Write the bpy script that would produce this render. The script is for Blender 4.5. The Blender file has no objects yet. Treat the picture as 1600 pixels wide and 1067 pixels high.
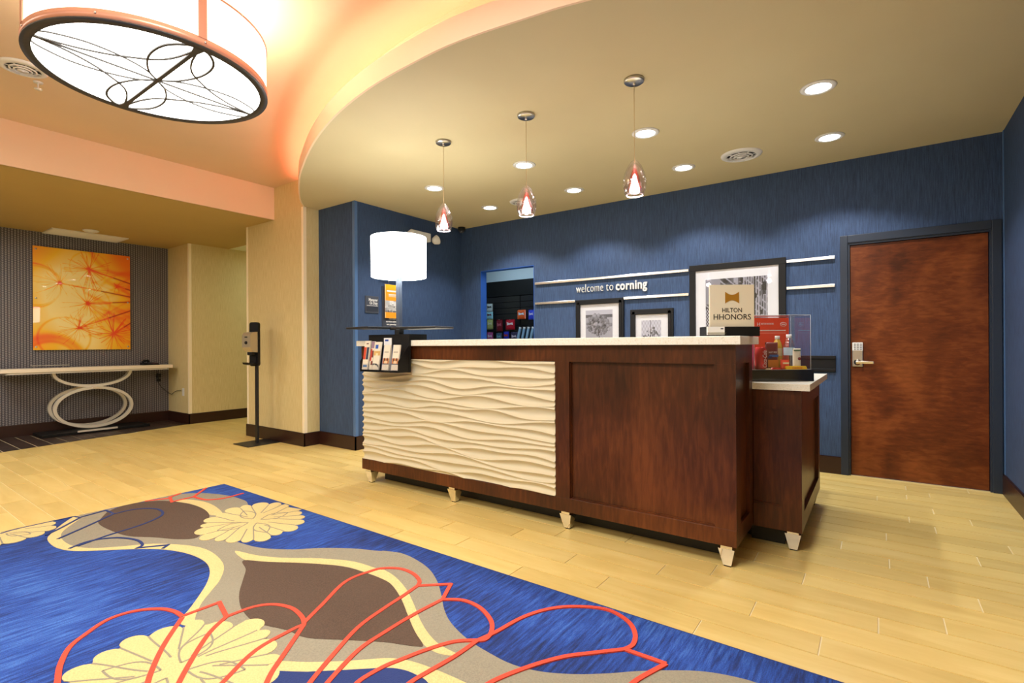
import bpy, bmesh, math, random
import numpy as np
from math import pi, sin, cos, radians as RAD
from mathutils import Vector, Matrix, noise

# ------------------------------------------------------------------ camera, world, lights, exposure
S = bpy.context.scene
C = S.collection
cam_d = bpy.data.cameras.new('camera'); cam = bpy.data.objects.new('camera', cam_d); C.objects.link(cam)
cam_d.sensor_width = 36; cam_d.lens = 794.83/1600*36; cam_d.shift_y = 0.0031
cam_d.clip_start = 0.05; cam_d.clip_end = 60
cam.matrix_world = Matrix.Translation((0, 0, 1.175)) @ Matrix.Rotation(RAD(35.63), 4, 'Z') @ Matrix.Rotation(RAD(90), 4, 'X') @ Matrix.Rotation(RAD(-0.31), 4, 'Z')
S.camera = cam
S.view_settings.view_transform = 'Standard'; S.view_settings.look = 'None'
S.view_settings.gamma = 1; S.view_settings.use_curve_mapping = False
S.view_settings.exposure = 0.42
S.cycles.max_bounces = 8; S.cycles.diffuse_bounces = 5; S.cycles.transparent_max_bounces = 16
S.cycles.sample_clamp_indirect = 6
w = bpy.data.worlds.new('world'); S.world = w; w.use_nodes = True
w.node_tree.nodes['Background'].inputs[0].default_value = (1, .93, .82, 1)
w.node_tree.nodes['Background'].inputs[1].default_value = .5

def light(name, kind, loc, energy, color=(1, 1, 1), rot=(0, 0, 0), **k):
    d = bpy.data.lights.new(name, kind); d.energy = energy; d.color = color
    for a, b in k.items(): setattr(d, a, b)
    o = bpy.data.objects.new(name, d); o.location = loc; o.rotation_euler = rot; C.objects.link(o)
    return o
WARM = (1, .90, .72); COOL = (.93, .97, 1.0)
DOWN = [(-.295, 3.77), (-.295, 4.73), (-1.44, 3.79), (-1.44, 4.74), (-2.585, 3.81), (-2.585, 4.745), (-3.715, 3.82), (-3.715, 4.75)]
for x, y in DOWN:
    light('downlight_beam', 'SPOT', (x, y, 2.775), 44, (1, .98, .95), spot_size=RAD(122), spot_blend=.35, shadow_soft_size=.05)
# lobby and lounge fill: unseen area lights added overhead to brighten the room
light('lobby_fill', 'AREA', (-1.6, -1.6, 3.05), 58, (1, .98, .93), shape='RECTANGLE', size=3.2, size_y=1.6)
light('lobby_fill', 'AREA', (-5.0, -1.2, 3.05), 70, (1, .97, .90), shape='RECTANGLE', size=2.0, size_y=1.2)
light('lobby_fill', 'AREA', (-1.3, .55, 3.08), 62, (1, .98, .93), shape='RECTANGLE', size=1.2, size_y=.8)  # added fill, steep enough to bring out shading on the carved desk panel
light('lounge_fill', 'AREA', (-7.6, .6, 2.69), 30, (1, .95, .86), shape='RECTANGLE', size=1.2, size_y=.8)  # fill added to brighten the console and picture, not a fixture
light('passage_light', 'AREA', (-7.55, 5.0, 2.70), 9, (.86, 1, .78), shape='RECTANGLE', size=.8, size_y=.5)
light('shop_light', 'AREA', (-4.6, 6.1, 2.66), 9, (.62, .85, 1), shape='RECTANGLE', size=1.0, size_y=.5)
light('drum_bulb', 'POINT', (-3.12, 1.11, 2.92), 18, (1, .86, .66), shadow_soft_size=.15)
light('desk_lamp_bulb', 'POINT', (-3.19, 2.86, 1.93), 16, (1, 1, .86), shadow_soft_size=.05)

# ------------------------------------------------------------------ materials
def mat(name, col=(.5, .5, .5), rough=.5, metal=0, **k):
    m = bpy.data.materials.new(name); m.use_nodes = True
    b = m.node_tree.nodes['Principled BSDF']
    b.inputs['Base Color'].default_value = (*col, 1); b.inputs['Roughness'].default_value = rough; b.inputs['Metallic'].default_value = metal
    for a, v in k.items():
        b.inputs[a.replace('_', ' ')].default_value = v
    return m
def srgb(r, g, b):
    f = lambda c: (c/255/12.92) if c/255 < .04045 else ((c/255+.055)/1.055)**2.4
    return (f(r), f(g), f(b))
class NT:
    def __init__(s, m): s.t = m.node_tree; s.b = s.t.nodes['Principled BSDF']
    def n(s, typ, **k):
        x = s.t.nodes.new(typ)
        for a, v in k.items():
            if a.startswith('i_'):
                key = a[2:]; key = int(key) if key.isdigit() else key.replace('_', ' ')
                if isinstance(v, bpy.types.NodeSocket): s.t.links.new(v, x.inputs[key])
                else: x.inputs[key].default_value = v
            else: setattr(x, a, v)
        return x
    def coords(s, scale=(1, 1, 1), kind='Object', loc=(0, 0, 0), rot=(0, 0, 0)):
        c = s.n('ShaderNodeTexCoord'); mp = s.n('ShaderNodeMapping', i_Vector=c.outputs[kind])
        mp.inputs['Scale'].default_value = scale; mp.inputs['Location'].default_value = loc; mp.inputs['Rotation'].default_value = rot
        return mp.outputs[0]
    def noise(s, vec, scale, detail=3, rough=.5, dist=0):
        return s.n('ShaderNodeTexNoise', i_Vector=vec, i_Scale=scale, i_Detail=detail, i_Roughness=rough, i_Distortion=dist).outputs[0]
    def ramp(s, fac, stops, interp='LINEAR'):
        r = s.n('ShaderNodeValToRGB', i_Fac=fac); e = r.color_ramp; e.interpolation = interp
        while len(e.elements) < len(stops): e.elements.new(.5)
        for q, (p, c) in zip(e.elements, stops): q.position = p; q.color = (*c, 1)
        return r.outputs[0]
    def mix(s, fac, a, b, mode='MIX'):
        x = s.n('ShaderNodeMix', data_type='RGBA', blend_type=mode)
        for i, v in ((0, fac), (6, a), (7, b)):
            if isinstance(v, bpy.types.NodeSocket): s.t.links.new(v, x.inputs[i])
            else: x.inputs[i].default_value = v if i == 0 else (*v, 1)
        return x.outputs[2]
    def col(s, c): s.t.links.new(c, s.b.inputs['Base Color'])
    def bump(s, h, strength=.3, dist=.01):
        b = s.n('ShaderNodeBump', i_Height=h, i_Strength=strength, i_Distance=dist)
        s.t.links.new(b.outputs[0], s.b.inputs['Normal'])
def fill(c, k): return tuple(min(1, v*k) for v in c)

def paint(name, c, rough=.75):
    m = mat(name, c, rough); n = NT(m); v = n.coords()
    f = n.noise(v, 2.2, 2); n.col(n.mix(f, fill(c, .96), fill(c, 1.04)))
    n.bump(n.noise(v, 160, 2), .05, .002); return m
TAN = srgb(206, 186, 146)
m_ceil = paint('tan_ceiling_paint', srgb(205, 192, 152))
m_high = paint('cream_high_ceiling_paint', srgb(218, 192, 160))
m_soffit = paint('cream_soffit_paint', srgb(242, 214, 184))
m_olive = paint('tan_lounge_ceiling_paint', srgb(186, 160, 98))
m_pale = paint('pale_passage_ceiling', srgb(225, 228, 205))  # paler and greener than the lounge ceiling it continues
m_white = paint('white_plastic', srgb(228, 228, 226), .4)
m_shopwall = paint('pale_shop_wall_paint', srgb(200, 212, 220))
def wallpaper(name, a, b, fx=170, bump=.15):
    m = mat(name, a, .7); n = NT(m)
    v = n.coords((1, 1, .035)); f = n.noise(v, fx, 3, .6)
    v2 = n.coords((1, 1, .35)); g = n.noise(v2, 420, 2)
    h = n.n('ShaderNodeMath', operation='MULTIPLY_ADD', i_0=g, i_1=.35, i_2=f).outputs[0]
    c = n.ramp(h, [(.42, a), (.85, b)]); n.col(c); n.bump(f, bump, .003); return m
m_blue = wallpaper('blue_strie_wallpaper', srgb(28, 46, 78), srgb(60, 86, 126), 260)
m_beige = wallpaper('beige_grasscloth_wallpaper', srgb(196, 178, 124), srgb(222, 208, 160), 200, .15)
# knitted grey wallcovering: vertical braids
m_knit = mat('grey_knit_wallcovering', (.1, .1, .12), .8)
n = NT(m_knit)
tc = n.n('ShaderNodeTexCoord'); sp = n.n('ShaderNodeSeparateXYZ', i_Vector=tc.outputs['Object'])
def mth(n, op, a, b=None, c=None):
    k = dict(operation=op, i_0=a)
    if b is not None: k['i_1'] = b
    if c is not None: k['i_2'] = c
    return n.n('ShaderNodeMath', **k).outputs[0]
yy = mth(n, 'MULTIPLY', sp.outputs[1], 2*pi/.030); zz = mth(n, 'MULTIPLY', sp.outputs[2], 2*pi/.030)
sy = mth(n, 'SINE', yy); ay = mth(n, 'ABSOLUTE', mth(n, 'SINE', mth(n, 'MULTIPLY', yy, .5)))
colp = mth(n, 'MULTIPLY', mth(n, 'FLOOR', mth(n, 'MULTIPLY', yy, .5/pi)), 2.4)
br = mth(n, 'SINE', mth(n, 'ADD', mth(n, 'MULTIPLY_ADD', ay, 2.6, zz), colp))
hh = mth(n, 'MULTIPLY', mth(n, 'MULTIPLY_ADD', br, .28, .72), ay)
nz = n.noise(n.coords((1, 1, 1)), 90, 2)
hf = mth(n, 'MULTIPLY_ADD', nz, .35, hh)
n.col(n.ramp(hf, [(.1, srgb(48, 45, 50)), (.5, srgb(88, 86, 94)), (1.05, srgb(140, 137, 140))])); n.bump(hh, .5, .006)
# floor planks
def plankmat(name, a, b, c):
    m = mat(name, b, .36); n = NT(m)
    oi = n.n('ShaderNodeObjectInfo'); gi = n.n('ShaderNodeNewGeometry')
    r = mth(n, 'FRACT', mth(n, 'MULTIPLY_ADD', gi.outputs['Random Per Island'], 7.31, oi.outputs['Random']))
    v = n.coords((.5, 3.2, 1), 'Object'); off = n.n('ShaderNodeVectorMath', operation='ADD'); n.t.links.new(v, off.inputs[0])
    cb = n.n('ShaderNodeCombineXYZ', i_X=mth(n, 'MULTIPLY', r, 31.0), i_Y=mth(n, 'MULTIPLY', r, 17.0)); n.t.links.new(cb.outputs[0], off.inputs[1])
    g = n.noise(off.outputs[0], 3.2, 5, .6, .6)
    c1 = n.ramp(g, [(.25, a), (.5, b), (.8, c)])
    hs = n.n('ShaderNodeHueSaturation', i_Color=c1, i_Value=mth(n, 'MULTIPLY_ADD', r, .16, .92)); hs.inputs['Saturation'].default_value = 1
    n.col(hs.outputs[0]); n.bump(g, .05, .002); return m
m_plank = plankmat('maple_look_tile', srgb(216, 185, 108), srgb(226, 198, 122), srgb(235, 211, 141))
m_dark = plankmat('dark_brown_tile', srgb(44, 32, 28), srgb(58, 43, 38), srgb(76, 58, 50))
m_grout = paint('cream_grout', srgb(236, 222, 180), .8)
m_dgrout = paint('grey_grout', srgb(150, 138, 126), .8)
# cherry wood
def wood(name, a, b, c, sc=(9, 9, 1.2), rough=.32, big=1.6):
    m = mat(name, b, rough, 0, Specular_IOR_Level=.32); n = NT(m)
    v = n.coords(sc); g = n.noise(v, 5, 6, .6, .5)
    v2 = n.coords((1, 1, .8)); k = n.noise(v2, big, 3, .5, .8)
    f = mth(n, 'MULTIPLY_ADD', k, .75, mth(n, 'MULTIPLY', g, .5))
    n.col(n.ramp(f, [(.42, a), (.62, b), (.82, c)])); n.bump(g, .04, .002); return m
m_cherry = wood('dark_cherry_wood', srgb(46, 22, 10), srgb(76, 38, 17), srgb(108, 58, 27))
m_door = wood('figured_birch_door_veneer', srgb(70, 30, 11), srgb(106, 50, 20), srgb(138, 74, 33), (2.2, 2.2, 7.5), .3, 2.2)
m_base = mat('dark_brown_baseboard', srgb(48, 24, 18), .35)
m_black = mat('black_plastic', (.008, .008, .009), .45, 0, Specular_IOR_Level=.25)
m_blackmet = mat('black_powder_coat', (.02, .02, .022), .4, .3)
m_kick = mat('black_toe_kick', (.012, .012, .012), .5)
m_chrome = mat('chrome', (.85, .82, .78), .12, 1)
m_satin = mat('satin_nickel', (.62, .60, .56), .28, 1)
m_silverpl = mat('champagne_plastic', srgb(196, 186, 165), .3, .6)
m_alu = mat('brushed_aluminium', (.82, .80, .76), .25, .9)
m_frame = mat('navy_painted_steel', srgb(34, 46, 64), .4)
m_cornguard = mat('cream_corner_guard', srgb(250, 238, 210), .4)
m_blueguard = mat('blue_corner_guard', srgb(78, 112, 160), .35)
m_wave = paint('cream_carved_panel', srgb(214, 203, 172), .4)
m_stone = mat('white_quartz', srgb(240, 238, 226), .25)
n = NT(m_stone); v = n.coords(); f = n.noise(v, 130, 4, .7)
n.col(n.ramp(f, [(.30, srgb(168, 158, 136)), (.37, srgb(236, 232, 214)), (.7, srgb(250, 248, 238))]))
m_conswood = mat('champagne_lacquer', srgb(240, 230, 212), .3, 0)
m_consmet = mat('brushed_champagne_steel', (.74, .71, .64), .35, .25)
def emis(name, c, s, base=None, a=None):
    m = mat(name, base or c, .6); b = m.node_tree.nodes['Principled BSDF']
    b.inputs['Emission Color'].default_value = (*c, 1); b.inputs['Emission Strength'].default_value = s; return m
m_led = emis('downlight_lens', (1, .99, .97), 14)
m_shade = emis('lit_lamp_shade', (1, 1, .98), 5.5)
m_drumside = emis('lit_drum_shade', (1, .93, .80), 1.5)
m_drumbot = emis('lit_drum_diffuser', (1, .97, .90), 4.2)
m_cove = emis('cove_light_strip', (1, .30, .22), 16)
m_bulb = emis('pendant_bulb', (1, .96, .92), 9)

def glass(name, tint=(1, 1, 1), refl=.12, rough=.02, haze=0.0):
    m = bpy.data.materials.new(name); m.use_nodes = True; t = m.node_tree; t.nodes.clear()
    o = t.nodes.new('ShaderNodeOutputMaterial'); tr = t.nodes.new('ShaderNodeBsdfTransparent'); tr.inputs[0].default_value = (*tint, 1)
    gl = t.nodes.new('ShaderNodeBsdfGlossy'); gl.inputs['Roughness'].default_value = rough
    fc = t.nodes.new('ShaderNodeLayerWeight'); fc.inputs[0].default_value = .5
    pw = t.nodes.new('ShaderNodeMath'); pw.operation = 'POWER'; pw.inputs[1].default_value = 3.5; t.links.new(fc.outputs['Facing'], pw.inputs[0])
    lw = t.nodes.new('ShaderNodeMath'); lw.operation = 'MULTIPLY_ADD'; lw.inputs[1].default_value = .7; lw.inputs[2].default_value = .03+refl*.1; t.links.new(pw.outputs[0], lw.inputs[0])
    mx = t.nodes.new('ShaderNodeMixShader'); t.links.new(lw.outputs[0], mx.inputs[0])
    mp = t.nodes.new('ShaderNodeMath'); mp.operation = 'MULTIPLY_ADD'; mp.inputs[1].default_value = 1; mp.inputs[2].default_value = haze
    t.links.new(lw.outputs[0], mp.inputs[0]); t.links.new(mp.outputs[0], mx.inputs[0])
    t.links.new(tr.outputs[0], mx.inputs[1]); t.links.new(gl.outputs[0], mx.inputs[2]); t.links.new(mx.outputs[0], o.inputs[0]); return m
m_glass = glass('clear_glass', (.98, .95, .97), .3, .04, .05)
m_acryl = glass('clear_acrylic', (.97, .97, .98), .0, .03, .0)
m_rose = glass('rose_inner_glass', (1, .62, .60), .3, .15, .12)
def attrmat(name, rough=.4, coat=0):
    m = mat(name, (.5, .5, .5), rough); n = NT(m); a = n.n('ShaderNodeAttribute', attribute_name='print'); n.col(a.outputs['Color'])
    n.b.inputs['Coat Weight'].default_value = coat; n.b.inputs['Coat Roughness'].default_value = .02; return m
m_print = attrmat('printed_picture', .35)
m_printgloss = attrmat('glossy_printed_acrylic', .3, 1.0)
def flat(r, g, b, rough=.5, **k): return mat('colour_%d_%d_%d' % (r, g, b), srgb(r, g, b), rough, **k)

# ------------------------------------------------------------------ mesh helpers
class MB:
    def __init__(s): s.v = []; s.f = []; s.mi = []; s.sm = []
    def add(s, v, f, mi=0, sm=False):
        k = len(s.v); s.v += [tuple(p) for p in v]; s.f += [tuple(k+i for i in q) for q in f]; s.mi += [mi]*len(f); s.sm += [sm]*len(f); return s
    def box(s, a, b, mi=0, bev=0):
        x0, y0, z0 = a; x1, y1, z1 = b
        if bev <= 0:
            return s.add([(x0,y0,z0),(x1,y0,z0),(x1,y1,z0),(x0,y1,z0),(x0,y0,z1),(x1,y0,z1),(x1,y1,z1),(x0,y1,z1)],
                  [(0,3,2,1),(4,5,6,7),(0,1,5,4),(1,2,6,5),(2,3,7,6),(3,0,4,7)], mi)
        bm = bmesh.new(); bmesh.ops.create_cube(bm, size=1)
        for q in bm.verts: q.co = ((x0+x1)/2+q.co.x*(x1-x0), (y0+y1)/2+q.co.y*(y1-y0), (z0+z1)/2+q.co.z*(z1-z0))
        bmesh.ops.bevel(bm, geom=bm.edges[:], offset=bev, segments=2, affect='EDGES', profile=.5)
        bm.verts.ensure_lookup_table(); bm.verts.index_update()
        s.add([q.co[:] for q in bm.verts], [[q.index for q in f.verts] for f in bm.faces], mi); bm.free(); return s
    def prism(s, pts, z0, z1, mi=0, ax=2):
        n = len(pts)
        P = lambda p, h: (p[0], p[1], h) if ax == 2 else ((p[0], h, p[1]) if ax == 1 else (h, p[0], p[1]))
        v = [P(p, z0) for p in pts]+[P(p, z1) for p in pts]
        f = [tuple(range(n))[::-1], tuple(range(n, 2*n))]+[(i, (i+1) % n, n+(i+1) % n, n+i) for i in range(n)]
        return s.add(v, f, mi)
    def lathe(s, prof, c=(0, 0, 0), seg=32, mi=0, sm=True, axis='Z', cap=True):
        v = []; f = []
        for r, z in prof:
            for i in range(seg):
                a = 2*pi*i/seg
                p = (r*cos(a), r*sin(a), z)
                if axis == 'Y': p = (p[0], p[2], p[1])
                if axis == 'X': p = (p[2], p[0], p[1])
                v.append((c[0]+p[0], c[1]+p[1], c[2]+p[2]))
        for j in range(len(prof)-1):
            for i in range(seg): f.append((j*seg+i, j*seg+(i+1) % seg, (j+1)*seg+(i+1) % seg, (j+1)*seg+i))
        if cap:
            if prof[0][0] > 1e-4: f.append(tuple(range(seg))[::-1])
            if prof[-1][0] > 1e-4: f.append(tuple((len(prof)-1)*seg+i for i in range(seg)))
        return s.add(v, f, mi, sm)
    def tube(s, pts, r, seg=8, mi=0, closed=False):
        pts = [Vector(p) for p in pts]; n = len(pts); v = []; f = []
        for i, p in enumerate(pts):
            t = (pts[(i+1) % n]-pts[i-1]) if closed else (pts[min(i+1, n-1)]-pts[max(i-1, 0)])
            t.normalize(); u = t.cross(Vector((0, 0, 1)))
            if u.length < .05: u = t.cross(Vector((0, 1, 0)))
            u.normalize(); w_ = t.cross(u)
            rr = r[i] if isinstance(r, (list, tuple)) else r
            for k in range(seg):
                a = 2*pi*k/seg; v.append(p+u*cos(a)*rr+w_*sin(a)*rr)
        m = n if closed else n-1
        for i in range(m):
            for k in range(seg): f.append((i*seg+k, i*seg+(k+1) % seg, ((i+1) % n)*seg+(k+1) % seg, ((i+1) % n)*seg+k))
        if not closed: f += [tuple(range(seg))[::-1], tuple((n-1)*seg+k for k in range(seg))]
        return s.add(v, f, mi, True)
    def xf(s, M):
        s.v = [tuple(M @ Vector(p)) for p in s.v]; return s
    def mesh(s, name, mats):
        me = bpy.data.meshes.new(name); me.from_pydata(s.v, [], s.f)
        for m in (mats if isinstance(mats, (list, tuple)) else [mats]): me.materials.append(m)
        me.polygons.foreach_set('material_index', s.mi); me.polygons.foreach_set('use_smooth', s.sm); me.update()
        bm = bmesh.new(); bm.from_mesh(me); bmesh.ops.recalc_face_normals(bm, faces=bm.faces); bm.to_mesh(me); bm.free()
        return me
def link(name, me, parent=None, loc=(0, 0, 0)):
    o = bpy.data.objects.new(name, me); C.objects.link(o)
    if parent is not None: o.parent = parent
    o.location = loc; return o
def obj(name, mb, mats, parent=None, loc=(0, 0, 0)): return link(name, mb.mesh(name, mats), parent, loc)
def tag(o, label=None, cat=None, group=None, kind=None):
    if label: o['label'] = label
    if cat: o['category'] = cat
    if group: o['group'] = group
    if kind: o['kind'] = kind
    return o
def thing(name, label, cat, loc=(0, 0, 0), rz=0, group=None):
    o = bpy.data.objects.new(name, None); C.objects.link(o); o.location = loc; o.rotation_euler = (0, 0, rz); o.empty_display_size = .1
    return tag(o, label, cat, group)
def struct(name, mb, mats, parent=None):
    o = obj(name, mb, mats, parent)
    if parent is None: o['kind'] = 'structure'
    return o
def copytree(o, parent=None):
    c = o.copy(); C.objects.link(c)
    if parent is not None: c.parent = parent
    for ch in list(o.children): copytree(ch, c)
    return c
def smooth(pts, closed=False, sub=6):
    n = len(pts)
    if n < 3: return list(pts)
    out = []
    rng = range(n) if closed else range(n-1)
    for i in rng:
        p0 = pts[i-1] if (closed or i > 0) else pts[0]; p1 = pts[i]; p2 = pts[(i+1) % n]
        p3 = pts[(i+2) % n] if closed else pts[min(i+2, n-1)]
        for k in range(sub):
            t = k/sub
            out.append(tuple(.5*((2*b)+(-a+c)*t+(2*a-5*b+4*c-d)*t*t+(-a+3*b-3*c+d)*t**3) for a, b, c, d in zip(p0, p1, p2, p3)))
    if not closed: out.append(tuple(pts[-1]))
    return out
def polymesh(mb, pts, z0, z1, mi=0):
    """a closed outline made into a thin solid, filled robustly"""
    from mathutils.geometry import tessellate_polygon
    tris = tessellate_polygon([[Vector((p[0], p[1], 0)) for p in pts]])
    n = len(pts)
    v = [(p[0], p[1], z0) for p in pts]+[(p[0], p[1], z1) for p in pts]
    f = [(a, b, c) for a, b, c in tris]+[(a+n, b+n, c+n) for a, b, c in tris]+[(i, (i+1) % n, n+(i+1) % n, n+i) for i in range(n)]
    return mb.add(v, f, mi)
def text(body, size, mats, parent=None, loc=(0, 0, 0), rot=(pi/2, 0, 0), ext=.0006, bold=0, align='CENTER', name='lettering', width=None, shear=0, space=1):
    cu = bpy.data.curves.new(name, 'FONT'); cu.body = body; cu.size = size; cu.extrude = ext; cu.offset = bold; cu.align_x = align; cu.resolution_u = 3; cu.shear = shear; cu.space_character = space
    t = bpy.data.objects.new(name, cu); C.objects.link(t)
    dg = bpy.context.evaluated_depsgraph_get(); me = bpy.data.meshes.new_from_object(t.evaluated_get(dg)); bpy.data.objects.remove(t)
    if width:
        xs = [v.co.x for v in me.vertices]; k = width/(max(xs)-min(xs))
        for v in me.vertices: v.co.x *= k
    me.materials.clear(); me.materials.append(mats); o = bpy.data.objects.new(name, me); C.objects.link(o)
    if parent is not None: o.parent = parent
    o.location = loc; o.rotation_euler = rot; return o
def picture(name, w, h, nx, nz, fn, m, parent=None, loc=(0, 0, 0), rot=(0, 0, 0)):
    """flat print in the XZ plane facing -Y, centred; fn(u, v) -> rgb arrays (linear), u right, v up"""
    u, v = np.meshgrid(np.linspace(0, 1, nx+1), np.linspace(0, 1, nz+1))
    co = np.zeros(((nx+1)*(nz+1), 3), 'f'); co[:, 0] = (u.ravel()-.5)*w; co[:, 2] = (v.ravel()-.5)*h
    i = np.arange(nx*nz); a = (i//nx)*(nx+1)+(i % nx)
    me = bpy.data.meshes.new(name); me.vertices.add(len(co)); me.vertices.foreach_set('co', co.ravel())
    me.loops.add(nx*nz*4); me.loops.foreach_set('vertex_index', np.stack([a, a+1, a+nx+2, a+nx+1], 1).ravel().astype('i'))
    me.polygons.add(nx*nz); me.polygons.foreach_set('loop_start', np.arange(0, nx*nz*4, 4, dtype='i'))
    me.update(); me.validate()
    r, g, b = fn(u.ravel(), v.ravel()); at = me.color_attributes.new('print', 'FLOAT_COLOR', 'POINT')
    at.data.foreach_set('color', np.stack([r, g, b, np.ones_like(r)], 1).astype('f').ravel())
    me.materials.append(m); o = bpy.data.objects.new(name, me); C.objects.link(o)
    if parent is not None: o.parent = parent
    o.location = loc; o.rotation_euler = rot; return o
# ------------------------------------------------------------------ structure
XW, XE, YN, YB = -9.2, 3.0, -3.5, 5.41          # west wall, east wall, near wall, back wall
ZL, ZH, ZO = 2.80, 3.13, 2.735                    # low ceiling, high ceiling, lounge ceiling
SX = -6.055                                        # face of the lounge soffit
def seam(y): return -7.972-(y-1.284)*.236          # where the maple tiles meet the dark ones
floor = struct('floor', MB().box((XW-.1, YN-.1, -.12), (XE+.1, 7.2, -.004)), m_grout)
# planks laid in rows along X
random.seed(4)
ROW = .1525; Y0 = 2.073; LEN = .917; G = .0030
joints = {0: -.61, 1: -.184, 2: -.45, 3: -.916, 4: .226, 5: -.3, 6: .372, 7: .2, 8: .05, 10: .44, 12: .61, 13: .295, 14: .17, 15: .495, 19: .325}
def pxy(x, y):
    a = RAD(35.63); dx = cos(a)*x+sin(a)*y; dz = -sin(a)*x+cos(a)*y
    return (800+794.8*dx/dz, 538.4+794.8*1.175/dz, dz) if dz > .3 else (9e9, 9e9, dz)
def inrug(x, y): return -4.42 < x < .55 and y < 2.05
def indesk(x, y): return (-3.6 < x < -.62 and 2.98 < y < 5.0) or (-5.4 < x < -.7 and 3.3 < y < 5.4)
cand = []
k0 = int(math.floor((YN-Y0)/ROW)); k1 = int(math.ceil((6.2-Y0)/ROW))
for k in range(k0, k1):
    ya = Y0+k*ROW; yb = ya+ROW
    if yb > 6.2: continue
    j = joints.get(k, random.uniform(0, LEN)); ym = (ya+yb)/2
    if ym < 3.39: xl = None
    elif ym < 5.41: xl = -8.45
    else: xl = -8.45
    xr = XE if ym < 2.9 else (.8 if ym < 5.41 else -6.73)
    n0 = math.floor(((xl if xl else -9)-j)/LEN)-1
    for i in range(int(n0), int((xr-j)/LEN)+1):
        a, b = j+i*LEN, j+(i+1)*LEN
        la = seam(ya) if xl is None else xl; lb = seam(yb) if xl is None else xl
        if b <= min(la, lb)+.02 or a >= xr-.02: continue
        q = [(max(a, la)+G, ya+G), (min(b, xr)-G, ya+G), (min(b, xr)-G, yb-G), (max(a, lb)+G, yb-G)]
        if q[1][0]-q[0][0] < .01 or q[2][0]-q[3][0] < .01: continue
        full = a >= max(la, lb) and b <= xr
        cs = [(q[0][0]+(q[1][0]-q[0][0])*t, ya+ROW*s) for t in (.05, .5, .95) for s in (.1, .5, .9)]
        vis = 0
        for c in cs:
            p = pxy(*c)
            if 0 <= p[0] <= 1600 and p[1] <= 1067 and not inrug(*c) and not indesk(*c): vis += 1/p[2]**3
        cand.append((vis, full, q))
cand.sort(key=lambda c: -c[0])
pm = None; rest = MB(); TH = .012
for i, (vis, full, q) in enumerate(cand):
    if i < 280 and vis > 0:
        if full:
            if pm is None: pm = MB().box((0, 0, -TH), (LEN-2*G, ROW-2*G, 0)).mesh('plank', m_plank)
            link('plank', pm, floor, (q[0][0], q[0][1], 0))
        else:
            o = (q[0][0], q[0][1]); obj('plank', MB().prism([(p[0]-o[0], p[1]-o[1]) for p in q], -TH, 0), m_plank, floor, (*o, 0))
    else: rest.prism(q, -TH, 0)
tag(obj('plank_field', rest, m_plank, floor), kind='stuff')
drest = MB(); dmade = 0
for k in range(k0, k1):
    ya = Y0+k*ROW; yb = ya+ROW
    if yb > 3.45 or ya < YN: continue
    j = -8.5+(k*.37 % 1)*.9
    xs = [XW, j, 9] if j > XW+.1 else [XW, 9]
    for a, b in zip(xs, xs[1:]):
        G = .0045
        q = [(a+G, ya+G), (min(b, seam(ya))-G, ya+G), (min(b, seam(yb))-G, yb-G), (a+G, yb-G)]
        if q[1][0]-q[0][0] < .02 or q[2][0]-q[3][0] < .02: continue
        if ya > 1.0: obj('dark_plank', MB().prism([(p[0]-q[0][0], p[1]-q[0][1]) for p in q], -TH, 0), m_dark, floor, (q[0][0], q[0][1], 0))
        else: drest.prism(q, -TH, 0)
tag(obj('dark_plank_field', drest, m_dark, floor), kind='stuff')

# walls
T = .15
wb = MB()
OX0, OX1, OZ0, OZ1 = -4.40, -3.53, .95, 2.182
DX0, DX1, DZ = -.205, .735, 2.06
for a, b, c, d in ((-4.75, OX0, 0, 3.2), (OX0, OX1, 0, OZ0), (OX0, OX1, OZ1, 3.2), (OX1, DX0, 0, 3.2), (DX0, DX1, DZ, 3.2), (DX1, XE, 0, 3.2)):
    wb.box((a, YB, c), (b, YB+.12, d))
struct('wall_back', wb, m_blue)
rv = MB().box((OX0, YB+.001, OZ0), (OX0+.006, YB+.12, OZ1)).box((OX1-.006, YB+.001, OZ0), (OX1, YB+.12, OZ1)).box((OX0, YB+.001, OZ1-.006), (OX1, YB+.12, OZ1))
struct('trim_1', rv, paint('bright_blue_reveal_paint', srgb(34, 92, 190)))
struct('wall_right', MB().box((.8, 2.9, 0), (.95, YB, 3.2)), m_blue)
struct('wall_jog', MB().box((.95, 2.9, 0), (XE, 3.05, 3.2)), m_blue)
struct('wall_east', MB().box((XE, YN, 0), (XE+T, 2.9, 3.2)), m_beige)
struct('wall_near', MB().box((XW, YN-T, 0), (XE+T, YN, 3.2)), m_beige)
struct('wall_art', MB().box((XW-T, YN-T, 0), (XW, 3.41, 3.2)), m_knit)
struct('wall_left', MB().box((XW-T, 3.41, 0), (-8.455, 6.2, 3.2)), m_beige)
struct('wall_passage_end', MB().box((-8.455, 6.2, 0), (-6.73, 6.35, 3.2)), m_beige)
struct('wall_column', MB().box((-6.73, 3.41, 0), (-5.43, 6.2, 3.2)), m_beige)
struct('wall_side', MB().box((-5.43, 3.61, 0), (-4.75, 5.6, 3.2)), m_blue)
# shop room behind the hatch
struct('wall_shop_back', MB().box((-5.9, 6.86, 0), (-3.2, 7.0, 2.8)), m_shopwall)
struct('wall_shop_left', MB().box((-6.0, 5.6, 0), (-5.86, 7.0, 2.8)), m_shopwall)
struct('wall_shop_right', MB().box((-3.2, YB+.12, 0), (-3.1, 7.0, 2.8)), m_shopwall)
struct('ceiling_shop', MB().box((-6.0, 5.53, 2.75), (-3.1, 7.0, 2.85)), m_shopwall)
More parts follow.
